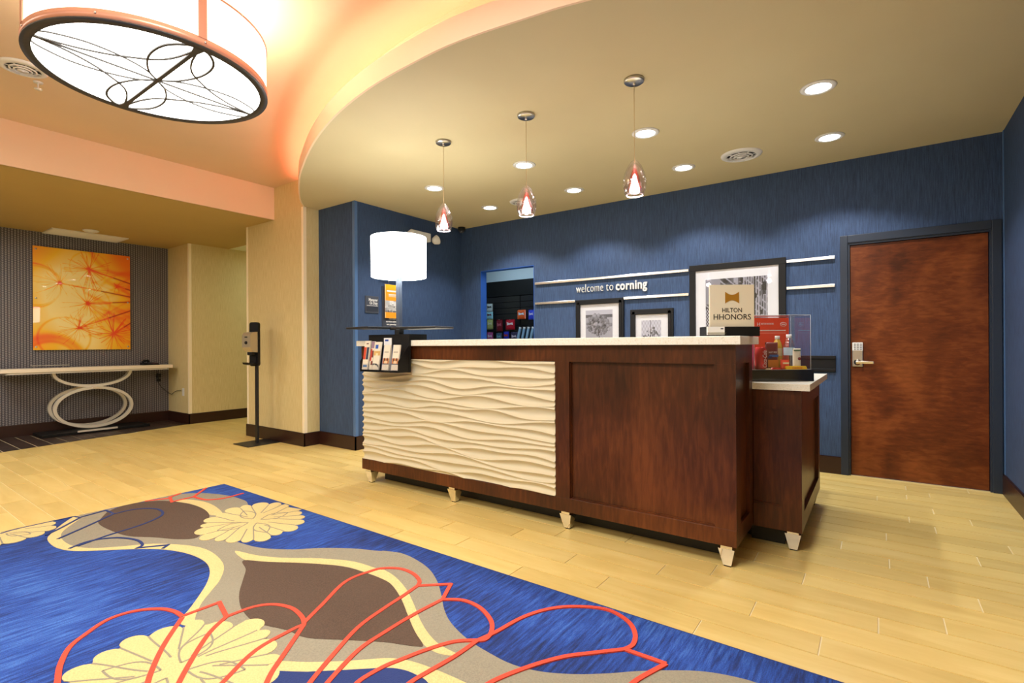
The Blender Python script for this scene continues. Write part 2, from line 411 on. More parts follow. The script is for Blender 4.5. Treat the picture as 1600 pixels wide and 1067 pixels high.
# curved low ceiling with the cove
CV = [(-5.43, 3.41), (-5.24, 3.25), (-4.96, 3.06), (-4.53, 2.80), (-4.23, 2.645), (-3.79, 2.44), (-3.39, 2.285), (-3.01, 2.17), (-2.59, 2.085), (-2.20, 2.05), (-1.82, 2.045), (-1.41, 2.10), (-1.16, 2.145), (-.7, 2.27), (-.2, 2.45), (.3, 2.67), (.8, 2.93)]
cv = smooth(CV, False, 12)
def off(pts, d):
    out = []
    for i, p in enumerate(pts):
        a = pts[max(i-1, 0)]; b = pts[min(i+1, len(pts)-1)]; t = Vector((b[0]-a[0], b[1]-a[1])).normalized()
        out.append((p[0]-t.y*d, p[1]+t.x*d))
    return out
cin = off(cv, .18); cth = off(cv, .014)
cin[0] = (-5.43, 3.62); cin[-1] = (.8, cin[-1][1])
lc = MB(); polymesh(lc, cth+[(.8, YB), (-4.75, YB), (-4.75, 3.61), (-5.43, 3.61)], ZL, ZL+.03)
struct('ceiling', lc, m_ceil)
fa = MB(); n = len(cv)
def ribbon(mb, A, B, z0, z1):
    k = len(A); v = [(*p, z0) for p in A]+[(*p, z1) for p in A]+[(*p, z0) for p in B]+[(*p, z1) for p in B]
    f = []
    for i in range(k-1): f += [(i, i+1, k+i+1, k+i), (2*k+i, 3*k+i, 3*k+i+1, 2*k+i+1), (k+i, k+i+1, 3*k+i+1, 3*k+i), (i, 2*k+i, 2*k+i+1, i+1)]
    mb.add(v, f, 0, False); return mb
struct('trim_2', ribbon(fa, cv, cth, ZL, 2.94), m_soffit)
struct('trim_3', ribbon(MB(), cin, off(cin, .02), ZL+.03, ZH), m_soffit)
hc = MB(); polymesh(hc, [(SX, YN), (XE, YN), (XE, 3.2)]+[(.95, 3.2)]+cin[::-1]+[(-5.43, 3.75), (SX, 3.75)], ZH, ZH+.05)
struct('ceiling_high', hc, m_high)
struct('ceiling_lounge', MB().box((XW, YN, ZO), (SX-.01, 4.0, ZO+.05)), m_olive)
struct('ceiling_passage', MB().box((XW, 4.0, ZO+.002), (SX, 6.3, ZO+.05)), m_pale)
struct('wall_soffit', MB().box((SX-.02, YN, ZO), (SX, 3.41, ZH)), m_soffit)
st = tag(obj('cove_light_strip', ribbon(MB(), off(cv, .06), off(cv, .12), 2.832, 2.845), m_cove), 'glowing orange light strip hidden in the curved ceiling cove', 'light strip')

# baseboards, 15 cm, with a small top bevel
def bb(name, pts, h=.155, t=.014):
    mb = MB()
    for (a, b) in zip(pts, pts[1:]):
        d = Vector((b[0]-a[0], b[1]-a[1])).normalized(); nn = Vector((d.y, -d.x))      # to the right of travel
        A = Vector(a); B = Vector(b)
        q = [A, B, B+nn*t, A+nn*t]; q[2] += d*t*0; mb.prism([(p.x, p.y) for p in q], 0, h-.006)
        q2 = [A, B, B+nn*t*.5, A+nn*t*.5]; mb.prism([(p.x, p.y) for p in q2], h-.006, h)
    return struct(name, mb, m_base)
bb('baseboard_back', [(-4.75, YB), (-.262, YB)]); bb('baseboard_back_end', [(.79, YB), (.80, YB)])
bb('baseboard_right', [(.8, YB), (.8, 2.9)])
bb('baseboard_side', [(-5.43, 3.61), (-4.736, 3.61)]); bb('baseboard_side_return', [(-4.75, 3.596), (-4.75, YB)])
for nm, p in (('baseboard_column', [(-6.744, 3.41), (-5.416, 3.41)]), ('baseboard_column_return', [(-5.43, 3.396), (-5.43, 3.61)]), ('baseboard_passage_right', [(-6.73, 6.2), (-6.73, 3.396)])): bb(nm, p)
bb('baseboard_art', [(XW, YN), (XW, 3.41)]); bb('baseboard_left', [(XW, 3.41), (-8.441, 3.41)]); bb('baseboard_passage', [(-8.455, 3.396), (-8.455, 6.2)])
bb('baseboard_passage_end', [(-8.455, 6.2), (-6.73, 6.2)])
def guard(i, x, y, sx, sy, m, z1, wd=.036):
    """corner guard: an L of two thin strips running from (x, y) along sx and sy"""
    t = .0035; mb = MB()
    mb.box((min(x-sx*t, x+sx*wd), min(y, y-sy*t), .155), (max(x-sx*t, x+sx*wd), max(y, y-sy*t), z1)).box((min(x, x-sx*t), min(y, y+sy*wd), .155), (max(x, x-sx*t), max(y, y+sy*wd), z1))
    struct('trim_%d' % i, mb, m)
guard(4, -8.455, 3.41, -1, 1, m_cornguard, ZO); guard(5, -5.43, 3.41, -1, 1, m_cornguard, ZL-.0); guard(6, -6.73, 3.41, 1, 1, m_cornguard, ZO)
guard(7, -4.75, 3.61, -1, 1, m_blueguard, ZL)
struct('trim_8', MB().box((.796, YB-.04, .155), (.8, YB-.001, ZL)), m_blueguard)

# door in the back wall
door = struct('door_1', MB().box((-.187, YB+.018, .008), (.716, YB+.06, 2.037), bev=.002), m_door)
fr = MB()
fr.box((-.262, YB-.018, 0), (-.205, YB+.11, 2.125), bev=.003).box((.733, YB-.018, 0), (.79, YB+.11, 2.125), bev=.003).box((-.205, YB-.018, 2.058), (.733, YB+.11, 2.125), bev=.003)
fr.box((-.205, YB-.004, 0), (-.190, YB+.11, 2.043)).box((.719, YB-.004, 0), (.733, YB+.11, 2.043)).box((-.205, YB-.004, 2.04), (.733, YB+.11, 2.058))
fr.box((-.205, YB+.062, 0), (.733, YB+.075, 2.05))
obj('door_frame', fr, m_frame, door)
obj('threshold', MB().box((-.19, YB+.0, -.002), (.72, YB+.06, .007)), m_alu, door)
lk = MB().box((-.176, YB-.004, .965), (-.096, YB+.018, 1.178), bev=.006)
lock = obj('lock_plate', lk, m_satin, door)
kp = obj('keypad', MB().box((-.174, YB-.012, 1.105), (-.098, YB-.003, 1.178), bev=.003), m_white, door)
kb = MB()
for r in range(4):
    for c in range(3): kb.box((-.163+c*.022, YB-.0145, 1.114+r*.015), (-.149+c*.022, YB-.011, 1.122+r*.015))
obj('key_buttons', kb, flat(130, 130, 132), kp)
obj('door_handle', MB().lathe([(.0, 0), (.027, 0), (.027, -.012), (.012, -.018), (.012, -.05), (0, -.05)], (-.137, YB-.004, 1.005), 24, axis='Y').box((-.15, YB-.062, .993), (-.018, YB-.044, 1.017), bev=.005), m_chrome, door)
# ------------------------------------------------------------------ carpet with carved shapes
rug = thing('area_rug', 'large blue lobby rug with brown leaves, cream flowers and coral outlines on the tile floor', 'rug', (-2, 0, 0))
RZ = .008
m_rb = mat('blue_rug_pile', srgb(30, 62, 150), .95); n = NT(m_rb)
v = n.coords((26, 2.2, 1)); g = n.noise(v, 2.4, 5, .7); v2 = n.coords((1, 1, 1)); g2 = n.noise(v2, 1.1, 2); g3 = n.noise(v2, 260, 2)
f = mth(n, 'MULTIPLY_ADD', g2, .55, mth(n, 'MULTIPLY', g, .75))
c = n.ramp(f, [(.45, srgb(18, 30, 66)), (.58, srgb(24, 50, 116)), (.68, srgb(32, 70, 152)), (.82, srgb(62, 104, 180))])
n.col(n.mix(.5, c, n.ramp(g3, [(.3, (.25, .25, .25)), (.7, (.9, .9, .9))]), 'OVERLAY')); n.bump(g3, .5, .006)
def pile(name, c, k=.14):
    m = mat(name, c, .95); n = NT(m); g = n.noise(n.coords(), 170, 2); g2 = n.noise(n.coords(), 3, 2)
    n.col(n.mix(g2, n.ramp(g, [(.3, fill(c, 1-k*2)), (.7, fill(c, 1+k))]), fill(c, 1.0))); n.bump(g, .5, .006); return m
m_rgrey = pile('stone_grey_rug_pile', srgb(146, 138, 118)); m_rcream = pile('cream_rug_pile', srgb(214, 192, 132)); m_rbrown = pile('brown_rug_pile', srgb(88, 68, 54), .3)
m_rcoral = pile('coral_rug_pile', srgb(222, 76, 54), .06); m_rnavy = pile('navy_rug_pile', srgb(34, 52, 108), .08)
def rpart(name, mb, m, sub=None): return obj(name, mb.xf(Matrix.Translation((2, 0, 0))), m, sub or rug)
rpart('blue_field', MB().box((-4.50, -1.9, .0005), (.58, 2.076, RZ)), m_rb)
rpart('edge_binding', MB().box((-4.507, -1.907, .0005), (.587, -1.9, RZ-.001)).box((-4.507, 2.076, .0005), (.587, 2.083, RZ-.001)).box((-4.507, -1.9, .0005), (-4.5, 2.076, RZ-.001)).box((.58, -1.9, .0005), (.587, 2.076, RZ-.001)), m_rnavy)
GREY = [(-4.508,1.104),(-4.486,1.271),(-4.48,1.424),(-4.484,1.556),(-4.494,1.717),(-4.363,1.849),(-4.153,1.927),(-3.952,1.946),(-3.787,1.917),(-3.475,1.745),(-3.188,1.53),(-3.022,1.516),(-2.863,1.554),(-2.716,1.639),(-2.614,1.736),(-2.45,1.841),(-2.3,1.902),(-2.278,1.92),(-2.176,1.954),(-2.054,1.944),(-1.905,1.901),(-1.77,1.824),(-1.656,1.734),(-1.559,1.649),(-1.457,1.583),(-1.32,1.532),(-1.192,1.511),(-1.084,1.506),(-0.979,1.531),(-0.874,1.587),(-0.779,1.659),(-0.702,1.728),(-0.622,1.79),(-0.524,1.855),(-0.437,1.89),(-0.341,1.907),(-0.261,1.887),(-0.397,1.64),(-0.748,1.392),(-1.134,1.178),(-1.296,1.249),(-1.396,1.251),(-1.458,1.226),(-1.571,1.144),(-1.77,0.996),(-2.098,0.895),(-2.342,0.94),(-2.512,1.051),(-2.676,1.179),(-2.825,1.286),(-3.017,1.33),(-3.222,1.295),(-3.427,1.188),(-3.613,1.023),(-3.836,0.904),(-4.046,0.899),(-4.233,0.96)]
CREAM_LEFT = [(-4.502,1.096),(-4.354,0.987),(-4.2,0.903),(-4.097,0.863),(-3.92,0.854),(-3.785,0.88),(-3.686,0.936),(-3.563,1.044),(-3.441,1.142),(-3.319,1.214),(-3.143,1.263),(-2.963,1.267),(-2.824,1.231),(-2.697,1.164),(-2.589,1.084),(-2.497,1.008),(-2.399,0.924),(-2.329,0.949),(-2.408,0.992),(-2.503,1.058),(-2.593,1.142),(-2.674,1.214),(-2.811,1.296),(-2.976,1.338),(-3.148,1.346),(-3.308,1.303),(-3.48,1.206),(-3.584,1.088),(-3.688,0.984),(-3.82,0.923),(-4.004,0.913),(-4.147,0.94),(-4.258,0.997),(-4.419,1.103)]
CREAM_MID = [(-2.975,1.432),(-2.817,1.47),(-2.667,1.533),(-2.484,1.649),(-2.301,1.729),(-2.113,1.746),(-2.084,1.756),(-1.975,1.736),(-1.83,1.677),(-1.706,1.605),(-1.579,1.524),(-1.475,1.47),(-1.385,1.441),(-1.288,1.433),(-1.345,1.399),(-1.431,1.404),(-1.536,1.452),(-1.656,1.524),(-1.791,1.607),(-1.918,1.667),(-1.998,1.683),(-2.136,1.683),(-2.298,1.662),(-2.485,1.573),(-2.671,1.463),(-2.796,1.403)]
CREAM_LOW = [(-1.822,1.006),(-1.711,1.08),(-1.6,1.166),(-1.497,1.259),(-1.441,1.291),(-1.374,1.311),(-1.273,1.324),(-1.16,1.33),(-1.027,1.331),(-1.103,1.278),(-1.258,1.253),(-1.336,1.261),(-1.396,1.251),(-1.452,1.221),(-1.556,1.134),(-1.66,1.048),(-1.769,0.958)]
CREAM_TOP = [(-4.323,1.652),(-4.256,1.713),(-4.098,1.754),(-3.899,1.746),(-3.686,1.693),(-3.767,1.637),(-3.953,1.674),(-4.146,1.669),(-4.281,1.635)]
BROWN_FAR = [(-4.491,1.467),(-4.382,1.588),(-4.169,1.66),(-3.953,1.674),(-3.764,1.639),(-3.637,1.572),(-3.488,1.477),(-3.375,1.4),(-3.434,1.325),(-3.6,1.248),(-3.755,1.166),(-3.97,1.137),(-4.181,1.136),(-4.29,1.18),(-4.43,1.263),(-4.5,1.367)]
BROWN_MID = [(-2.804,1.393),(-2.671,1.463),(-2.485,1.573),(-2.292,1.658),(-2.131,1.679),(-1.995,1.681),(-1.914,1.663),(-1.788,1.603),(-1.653,1.521),(-1.533,1.449),(-1.436,1.401),(-1.459,1.378),(-1.513,1.355),(-1.578,1.328),(-1.715,1.25),(-1.853,1.171),(-1.972,1.154),(-2.132,1.111),(-2.27,1.126),(-2.363,1.156),(-2.461,1.204),(-2.579,1.28),(-2.685,1.347)]
NAVY_LOW = [(-1.795,0.934),(-1.66,1.048),(-1.556,1.134),(-1.452,1.221),(-1.396,1.251),(-1.336,1.261),(-1.258,1.253),(-1.134,1.178),(-1.242,1.043),(-1.455,0.893)]
CORAL = [[(-2.252,0.492),(-2.334,0.517),(-2.434,0.546),(-2.548,0.599),(-2.609,0.661),(-2.673,0.755),(-2.665,0.845),(-2.597,0.919),(-2.516,0.949),(-2.435,0.952)],[(-2.442,0.955),(-2.435,1.105)],[(-2.445,1.104),(-2.281,1.061)],[(-2.429,0.947),(-2.265,0.818),(-2.11,0.721),(-2.015,0.674)],[(-2.281,1.061),(-2.266,1.169),(-2.212,1.234),(-2.115,1.262),(-2.009,1.246),(-1.948,1.217)],[(-1.948,1.217),(-1.954,1.166),(-1.937,1.009),(-1.852,0.856),(-1.823,0.809)],[(-2.281,1.061),(-2.211,0.963),(-2.096,0.858),(-1.98,0.765),(-1.93,0.734)],[(-1.948,1.217),(-1.84,1.077),(-1.757,0.97),(-1.688,0.904)],[(-1.959,1.221),(-2.032,1.36),(-2.134,1.558),(-2.126,1.708),(-2.097,1.767),(-2.02,1.813),(-1.923,1.81),(-1.842,1.774),(-1.811,1.732)],[(-1.811,1.732),(-1.791,1.607),(-1.777,1.496),(-1.746,1.335),(-1.668,1.159),(-1.603,1.031),(-1.575,0.984)],[(-1.811,1.732),(-1.689,1.838)],[(-1.693,1.842),(-1.617,1.698)],[(-1.62,1.702),(-1.631,1.542),(-1.627,1.369),(-1.615,1.235),(-1.552,1.067),(-1.525,1.019)],[(-1.62,1.702),(-1.541,1.751),(-1.439,1.747),(-1.335,1.695),(-1.279,1.632),(-1.261,1.573),(-1.282,1.547)],[(-1.282,1.547),(-1.353,1.486),(-1.404,1.384),(-1.437,1.287),(-1.456,1.224),(-1.464,1.129),(-1.447,1.074)],[(-1.282,1.547),(-1.259,1.634),(-1.231,1.795),(-1.169,1.923),(-1.076,2.008),(-0.962,2.053),(-0.856,2.018),(-0.795,1.948),(-0.772,1.872),(-0.786,1.824)],[(-0.786,1.824),(-0.872,1.736),(-0.954,1.647),(-1.025,1.528),(-1.08,1.401),(-1.097,1.315)],[(-0.786,1.824),(-0.627,1.827)],[(-0.627,1.827),(-0.679,1.683),(-0.691,1.601)],[(-1.282,1.547),(-1.287,1.413),(-1.311,1.238),(-1.305,1.168)],[(-4.507,1.501),(-4.417,1.641)],[(-4.459,1.657),(-4.279,1.604)],[(-4.446,1.652),(-4.501,1.743)],[(-4.302,1.613),(-4.306,1.763)],[(-4.306,1.763),(-4.495,1.933)],[(-4.306,1.763),(-4.157,1.777),(-4.092,1.831),(-4.068,1.904),(-4.082,2.032)]]
NAVY = [[(-4.457,0.716),(-4.514,0.86),(-4.533,1.084)],[(-4.533,1.084),(-4.427,1.105)],[(-4.434,1.106),(-4.47,1.257)],[(-4.47,1.257),(-4.329,1.262)],[(-4.423,1.1),(-4.282,0.973),(-4.186,0.876)],[(-4.329,1.262),(-4.203,1.108),(-4.082,0.948),(-4.044,0.899)],[(-4.325,1.265),(-4.329,1.354),(-4.289,1.428),(-4.196,1.477),(-4.08,1.471),(-3.993,1.422),(-3.919,1.305),(-3.881,1.175),(-3.867,1.097),(-3.806,0.936)],[(-3.797,0.894),(-3.844,1.001),(-3.78,1.108),(-3.638,1.168),(-3.511,1.161),(-3.478,1.116)],[(-3.479,1.129),(-3.383,1.251)],[(-3.392,1.254),(-3.35,1.206)]]

def clip(L): return [(min(max(x, -4.497), .57), min(y, 2.072)) for x, y in L]
def poly_part(name, L, h, m): rpart(name, polymesh(MB(), clip(smooth(L, True, 4)), RZ-.002, RZ+h), m)
poly_part('grey_vine', GREY, .0010, m_rgrey); poly_part('cream_band', CREAM_LEFT, .0018, m_rcream); poly_part('cream_band', CREAM_MID, .0018, m_rcream); poly_part('cream_band', CREAM_LOW, .0019, m_rcream); poly_part('cream_band', CREAM_TOP, .0018, m_rcream)
poly_part('brown_leaf', BROWN_FAR, .0024, m_rbrown); poly_part('brown_leaf', BROWN_MID, .0024, m_rbrown); poly_part('navy_patch', NAVY_LOW, .0021, m_rnavy)
def band(mb, L, wd, z0, z1, taper=None):
    L = [(min(max(p[0], -4.49), .57), min(p[1], 2.068)) for p in L]
    P = [L[0]]
    for p in L[1:]:
        if (Vector(p)-Vector(P[-1])).length > .002: P.append(p)
    if len(P) < 2: return
    A = []; B = []
    for i, p in enumerate(P):
        a = P[max(i-1, 0)]; b = P[min(i+1, len(P)-1)]; t = Vector((b[0]-a[0], b[1]-a[1])).normalized()
        w_ = wd/2*(taper(i/(len(P)-1)) if taper else 1)
        A.append((p[0]-t.y*w_, p[1]+t.x*w_)); B.append((p[0]+t.y*w_, p[1]-t.x*w_))
    ribbon(mb, A, B, z0, z1)
def flower(cx, cy, ax, ay, rot, petals, seed, h=.003):
    rnd = random.Random(seed); pts = []
    R = []
    a0 = 0; angs = []
    for k in range(petals): angs.append(2*pi*(k+rnd.uniform(-.18, .18))/petals)
    for k in range(petals):
        a = angs[k]; b = angs[(k+1) % petals]+(2*pi if k == petals-1 else 0); mlen = rnd.uniform(.90, 1.04)
        for t in range(10):
            s = t/10; r = (.86+.14*abs(sin(pi*s))**.6)*mlen; th = a+(b-a)*s; pts.append((r*cos(th), r*sin(th)))
    T = lambda p: (cx+(p[0]*ax*cos(rot)-p[1]*ay*sin(rot)), cy+(p[0]*ax*sin(rot)+p[1]*ay*cos(rot)))
    fl = rpart('flower', polymesh(MB(), [q for q in map(T, pts) if q[0] > -4.497 and q[1] < 2.072], RZ-.002, RZ+h), m_rcream)
    ln = MB()
    for k in range(petals):
        a = angs[k]; r0 = rnd.uniform(.22, .42); bend = rnd.uniform(-.25, .25)
        band(ln, [T(((r0+(.86-r0)*s)*cos(a+bend*(1-s)**2), (r0+(.86-r0)*s)*sin(a+bend*(1-s)**2))) for s in [i/8 for i in range(9)]], .0075, RZ+h-.0005, RZ+h+.0006)
    for k in range(4):
        a = pi/2*k+.3
        for sg in (-1, 1):
            band(ln, [T((.12*cos(a)+s*.55*cos(a)-sg*.14*sin(pi*s)*sin(a), .12*sin(a)+s*.55*sin(a)+sg*.14*sin(pi*s)*cos(a))) for s in [i/10 for i in range(11)]], .0075, RZ+h-.0005, RZ+h+.0007)
    o = obj('petal_lines', ln.xf(Matrix.Translation((2, 0, 0))), m_rgrey, fl)
flower(-3.37, 1.75, .42, .33, RAD(-27), 20, 3)
flower(-2.06, .775, .385, .355, RAD(20), 19, 8, .0028)
flower(-4.46, .72, .30, .26, .3, 13, 5)
for grp in (CORAL[:20], CORAL[20:]):
    cl = MB()
    for i, L in enumerate(grp): band(cl, smooth(L, False, 5), .019, RZ, RZ+.0042+i*.00008)
    rpart('coral_outline', cl, m_rcoral)
nl = MB()
for i, L in enumerate(NAVY): band(nl, smooth(L, False, 5), .015, RZ, RZ+.0040+i*.00008)
rpart('navy_outline', nl, m_rnavy)

# ------------------------------------------------------------------ reception desk
YD = 2.81
desk = thing('reception_desk', 'long dark cherry reception desk with a carved cream wave panel and white quartz top', 'desk', (-2.1, YD, 0))
D = Matrix.Translation((2.1, -YD, 0))
def dpart(name, mb, m, parent=desk): return obj(name, mb.xf(D), m, parent)
X0, X1 = -3.612, -.592
b = MB()
b.box((X0, YD+.03, .114), (X1-.02, 3.24, 1.168))                                # carcass behind the faces
b.box((X0, YD, .114), (X1, YD+.03, .205), bev=.003)                              # bottom rail
b.box((X0, YD, 1.066), (X1, YD+.03, 1.168))                                      # top rail
b.box((-1.675, YD-.001, .205), (-1.572, YD+.03, 1.066)).box((-.700, YD-.001, .205), (X1, YD+.03, 1.066))
for a, c, z0, z1 in ((YD+.0301, YD+.10, .114, 1.168), (3.15, 3.24, .114, 1.168), (YD+.1, 3.15, .114, .21), (YD+.1, 3.15, 1.066, 1.168)): b.box((X1-.02, a, z0), (X1, c, z1))
dpart('wooden_body', b, m_cherry)
def bead(x0, z0, x1, z1, y, d=.008): return MB().prism([(x0, y), (x1, y), (x1, y+.03), (x0, y+.03)], z0, z0+d).prism([(x0, y), (x1, y), (x1, y+.03), (x0, y+.03)], z1-d, z1).box((x0, y, z0), (x0+d, y+.03, z1)).box((x1-d, y, z0), (x1, y+.03, z1))
dpart('recessed_panel', MB().box((-1.566, YD+.024, .211), (-.706, YD+.0295, 1.060)), m_cherry)
dpart('panel_beading', bead(-1.572, .205, -.700, 1.066, YD+.013, .006), m_cherry)
dpart('kick_board', MB().box((X0+.09, 2.985, 0), (X1-.12, 3.12, .114)), m_kick)
# carved wave panel
def wave_panel():
    x0, x1, z0, z1 = -3.592, -1.676, .206, 1.064; nx, nz = 360, 420
    rnd = random.Random(11); K = 22
    xs = np.linspace(x0, x1, nx+1)
    base = np.linspace(z0-.04, z1+.04, K)
    rid = []
    for k in range(K):
        z = base[k]-.008*(xs-(x0+x1)/2)+.015*np.sin(2*pi*xs/rnd.uniform(.9, 1.5)+rnd.uniform(0, 6.3))+.010*np.sin(2*pi*xs/rnd.uniform(.55, .85)+rnd.uniform(0, 6.3))
        rid.append(z)
    rid = np.sort(np.array(rid), 0)
    zs = np.linspace(z0, z1, nz+1); H = np.zeros((nz+1, nx+1))
    for i in range(nx+1):
        r = rid[:, i]; j = np.clip(np.searchsorted(r, zs)-1, 0, K-2); wd = np.maximum(r[j+1]-r[j], 1e-4); t = np.clip((zs-r[j])/wd, 0, 1)
        H[:, i] = 4*t*(1-t)*np.minimum(wd*.38, .023)
    y0 = YD-.012
    v = [(xs[i], y0+H[j, i], zs[j]) for j in range(nz+1) for i in range(nx+1)]
    f = [(j*(nx+1)+i, j*(nx+1)+i+1, (j+1)*(nx+1)+i+1, (j+1)*(nx+1)+i) for j in range(nz) for i in range(nx)]
    mb = MB(); mb.add(v, f, 0, True); m = len(v)
    yb = YD+.028     # left, right, top and bottom edges give it its thickness
    L = [j*(nx+1) for j in range(nz+1)]; R = [j*(nx+1)+nx for j in range(nz+1)]; B = list(range(nx+1)); Tt = [nz*(nx+1)+i for i in range(nx+1)]
    for E in (L, R, B, Tt):
        k = len(mb.v); mb.v += [(mb.v[e][0], mb.v[e][1], mb.v[e][2]) for e in E]+[(mb.v[e][0], yb, mb.v[e][2]) for e in E]; q = len(E)
        for i in range(q-1): mb.f.append((k+i, k+i+1, k+q+i+1, k+q+i)); mb.mi.append(0); mb.sm.append(False)
    return mb
dpart('wave_panel', wave_panel(), m_wave)
dpart('countertop', MB().box((-3.637, 2.775, 1.169), (-.562, 3.27, 1.214), bev=.003), m_stone)
def foot(x, y):
    mb = MB(); a, c = .041, .020
    mb.add([(x-c, y-c, .006), (x+c, y-c, .006), (x+c, y+c, .006), (x-c, y+c, .006), (x-a, y-a, .098), (x+a, y-a, .098), (x+a, y+a, .098), (x-a, y+a, .098)], [(0,3,2,1),(4,5,6,7),(0,1,5,4),(1,2,6,5),(2,3,7,6),(3,0,4,7)])
    mb.box((x-.029, y-.038, .098), (x+.029, y+.03, .115)); return mb
for x in (-3.535, -2.58, -1.61, -.645): 
    ft = dpart('chrome_foot', foot(x, YD+.045), m_chrome); obj('rubber_pad', MB().box((x-.018, YD+.027, 0), (x+.018, YD+.063, .007)).xf(D), m_black, ft)
for x in (-3.535,): ft = dpart('chrome_foot', foot(x, 3.19), m_chrome); obj('rubber_pad', MB().box((x-.018, 3.172, 0), (x+.018, 3.208, .007)).xf(D), m_black, ft)
# lower return counter
YR = 3.245
ret = thing('side_counter', 'low cherry return counter with white quartz top at the right end of the reception desk', 'counter', (-.6, YR, 0))
D2 = Matrix.Translation((.6, -YR, 0)); XR = -.342
def rp_(name, mb, m, parent=ret): return obj(name, mb.xf(D2), m, parent)
b = MB().box((-1.5, YR+.021, .110), (XR-.02, 4.34, .909)).box((-.59, YR, .110), (XR, YR+.02, .245)).box((-.59, YR, .80), (XR, YR+.02, .909)).box((-.445, YR, .245), (XR, YR+.02, .80))
for a, c, z0, z1 in ((YR+.0201, YR+.11, .11, .909), (4.24, 4.34, .11, .909), (YR+.11, 4.24, .11, .205), (YR+.11, 4.24, .80, .909)): b.box((XR-.02, a+.0005, z0), (XR, c, z1))
rp_('wooden_body', b, m_cherry)
rp_('recessed_panel', MB().box((-.59, YR+.012, .252), (-.452, YR+.0195, .793)), m_cherry)
rp_('panel_beading', MB().box((-.59, YR+.004, .245), (-.445, YR+.019, .253)).box((-.59, YR+.004, .792), (-.445, YR+.019, .80)).box((-.453, YR+.004, .253), (-.445, YR+.019, .792)), m_cherry)
rp_('kick_board', MB().box((-1.4, YR+.16, 0), (XR-.10, 4.28, .110)), m_kick)
rp_('countertop', polymesh(MB(), [(-1.5, YR+.05), (-.589, YR+.05), (-.589, 3.215), (-.298, 3.215), (-.298, 4.42), (-1.5, 4.42)], .91, .947), m_stone)
for y in (YR+.045, 4.29):
    ft = rp_('chrome_foot', foot(XR-.047, y), m_chrome); obj('rubber_pad', MB().box((XR-.065, y-.018, 0), (XR-.029, y+.018, .007)).xf(D2), m_black, ft)
rp_('kick_skirt', MB().box((-.62, YR+.10, 0), (-.44, YR+.12, .110)), m_kick)

# ------------------------------------------------------------------ things on the desk
# lamp with trays and brochure rack
LX, LY = -3.19, 2.86
lamp = thing('desk_lamp', 'white drum-shaded lamp on a grey pole standing at the left end of the reception desk', 'lamp', (LX, LY, 1.214))
lamp_sh = MB().lathe([(.221, .195), (.224, .52), (.221, .52), (.218, .195)], seg=64, cap=False)
lamp_sh.f += []; o = obj('lamp_shade', lamp_sh, m_shade, lamp, (0, 0, .325))
o.scale = (1, 1, 1)
sp_ = MB()
for k in range(3): sp_.tube([(0, 0, .83), (.219*cos(k*2.094), .219*sin(k*2.094), .83)], .0025, 6)
obj('shade_spider', sp_, m_satin, lamp)
obj('socket_cap', MB().box((-.022, -.022, .515), (.022, .022, .58), bev=.003), flat(150, 155, 160, .4), lamp)
obj('pole', MB().box((-.018, -.018, .0485), (.018, .018, .86), bev=.003), mat('slate_painted_metal', srgb(82, 92, 108), .4, .3), lamp)
def tray(cx, cy, sx, sy, rz, z):
    mb = MB().box((-sx/2, -sy/2, 0), (sx/2, sy/2, .016), bev=.004); return obj('tray', mb.xf(Matrix.Translation((cx, cy, z)) @ Matrix.Rotation(rz, 4, 'Z')), m_blackmet, lamp)
tray(-.24, -.10, .34, .26, RAD(-8), .097); tray(.25, .02, .42, .26, RAD(10), .090)
obj('tray_bracket', MB().box((-.10, -.012, .088), (.10, .012, .098)).box((-.026, -.026, .05), (.026, .026, .088)), m_blackmet, lamp)
rack = thing('brochure_rack', 'black double sided brochure rack hooked over the left front edge of the reception desk', 'rack', (-3.205, 2.86, 1.214))
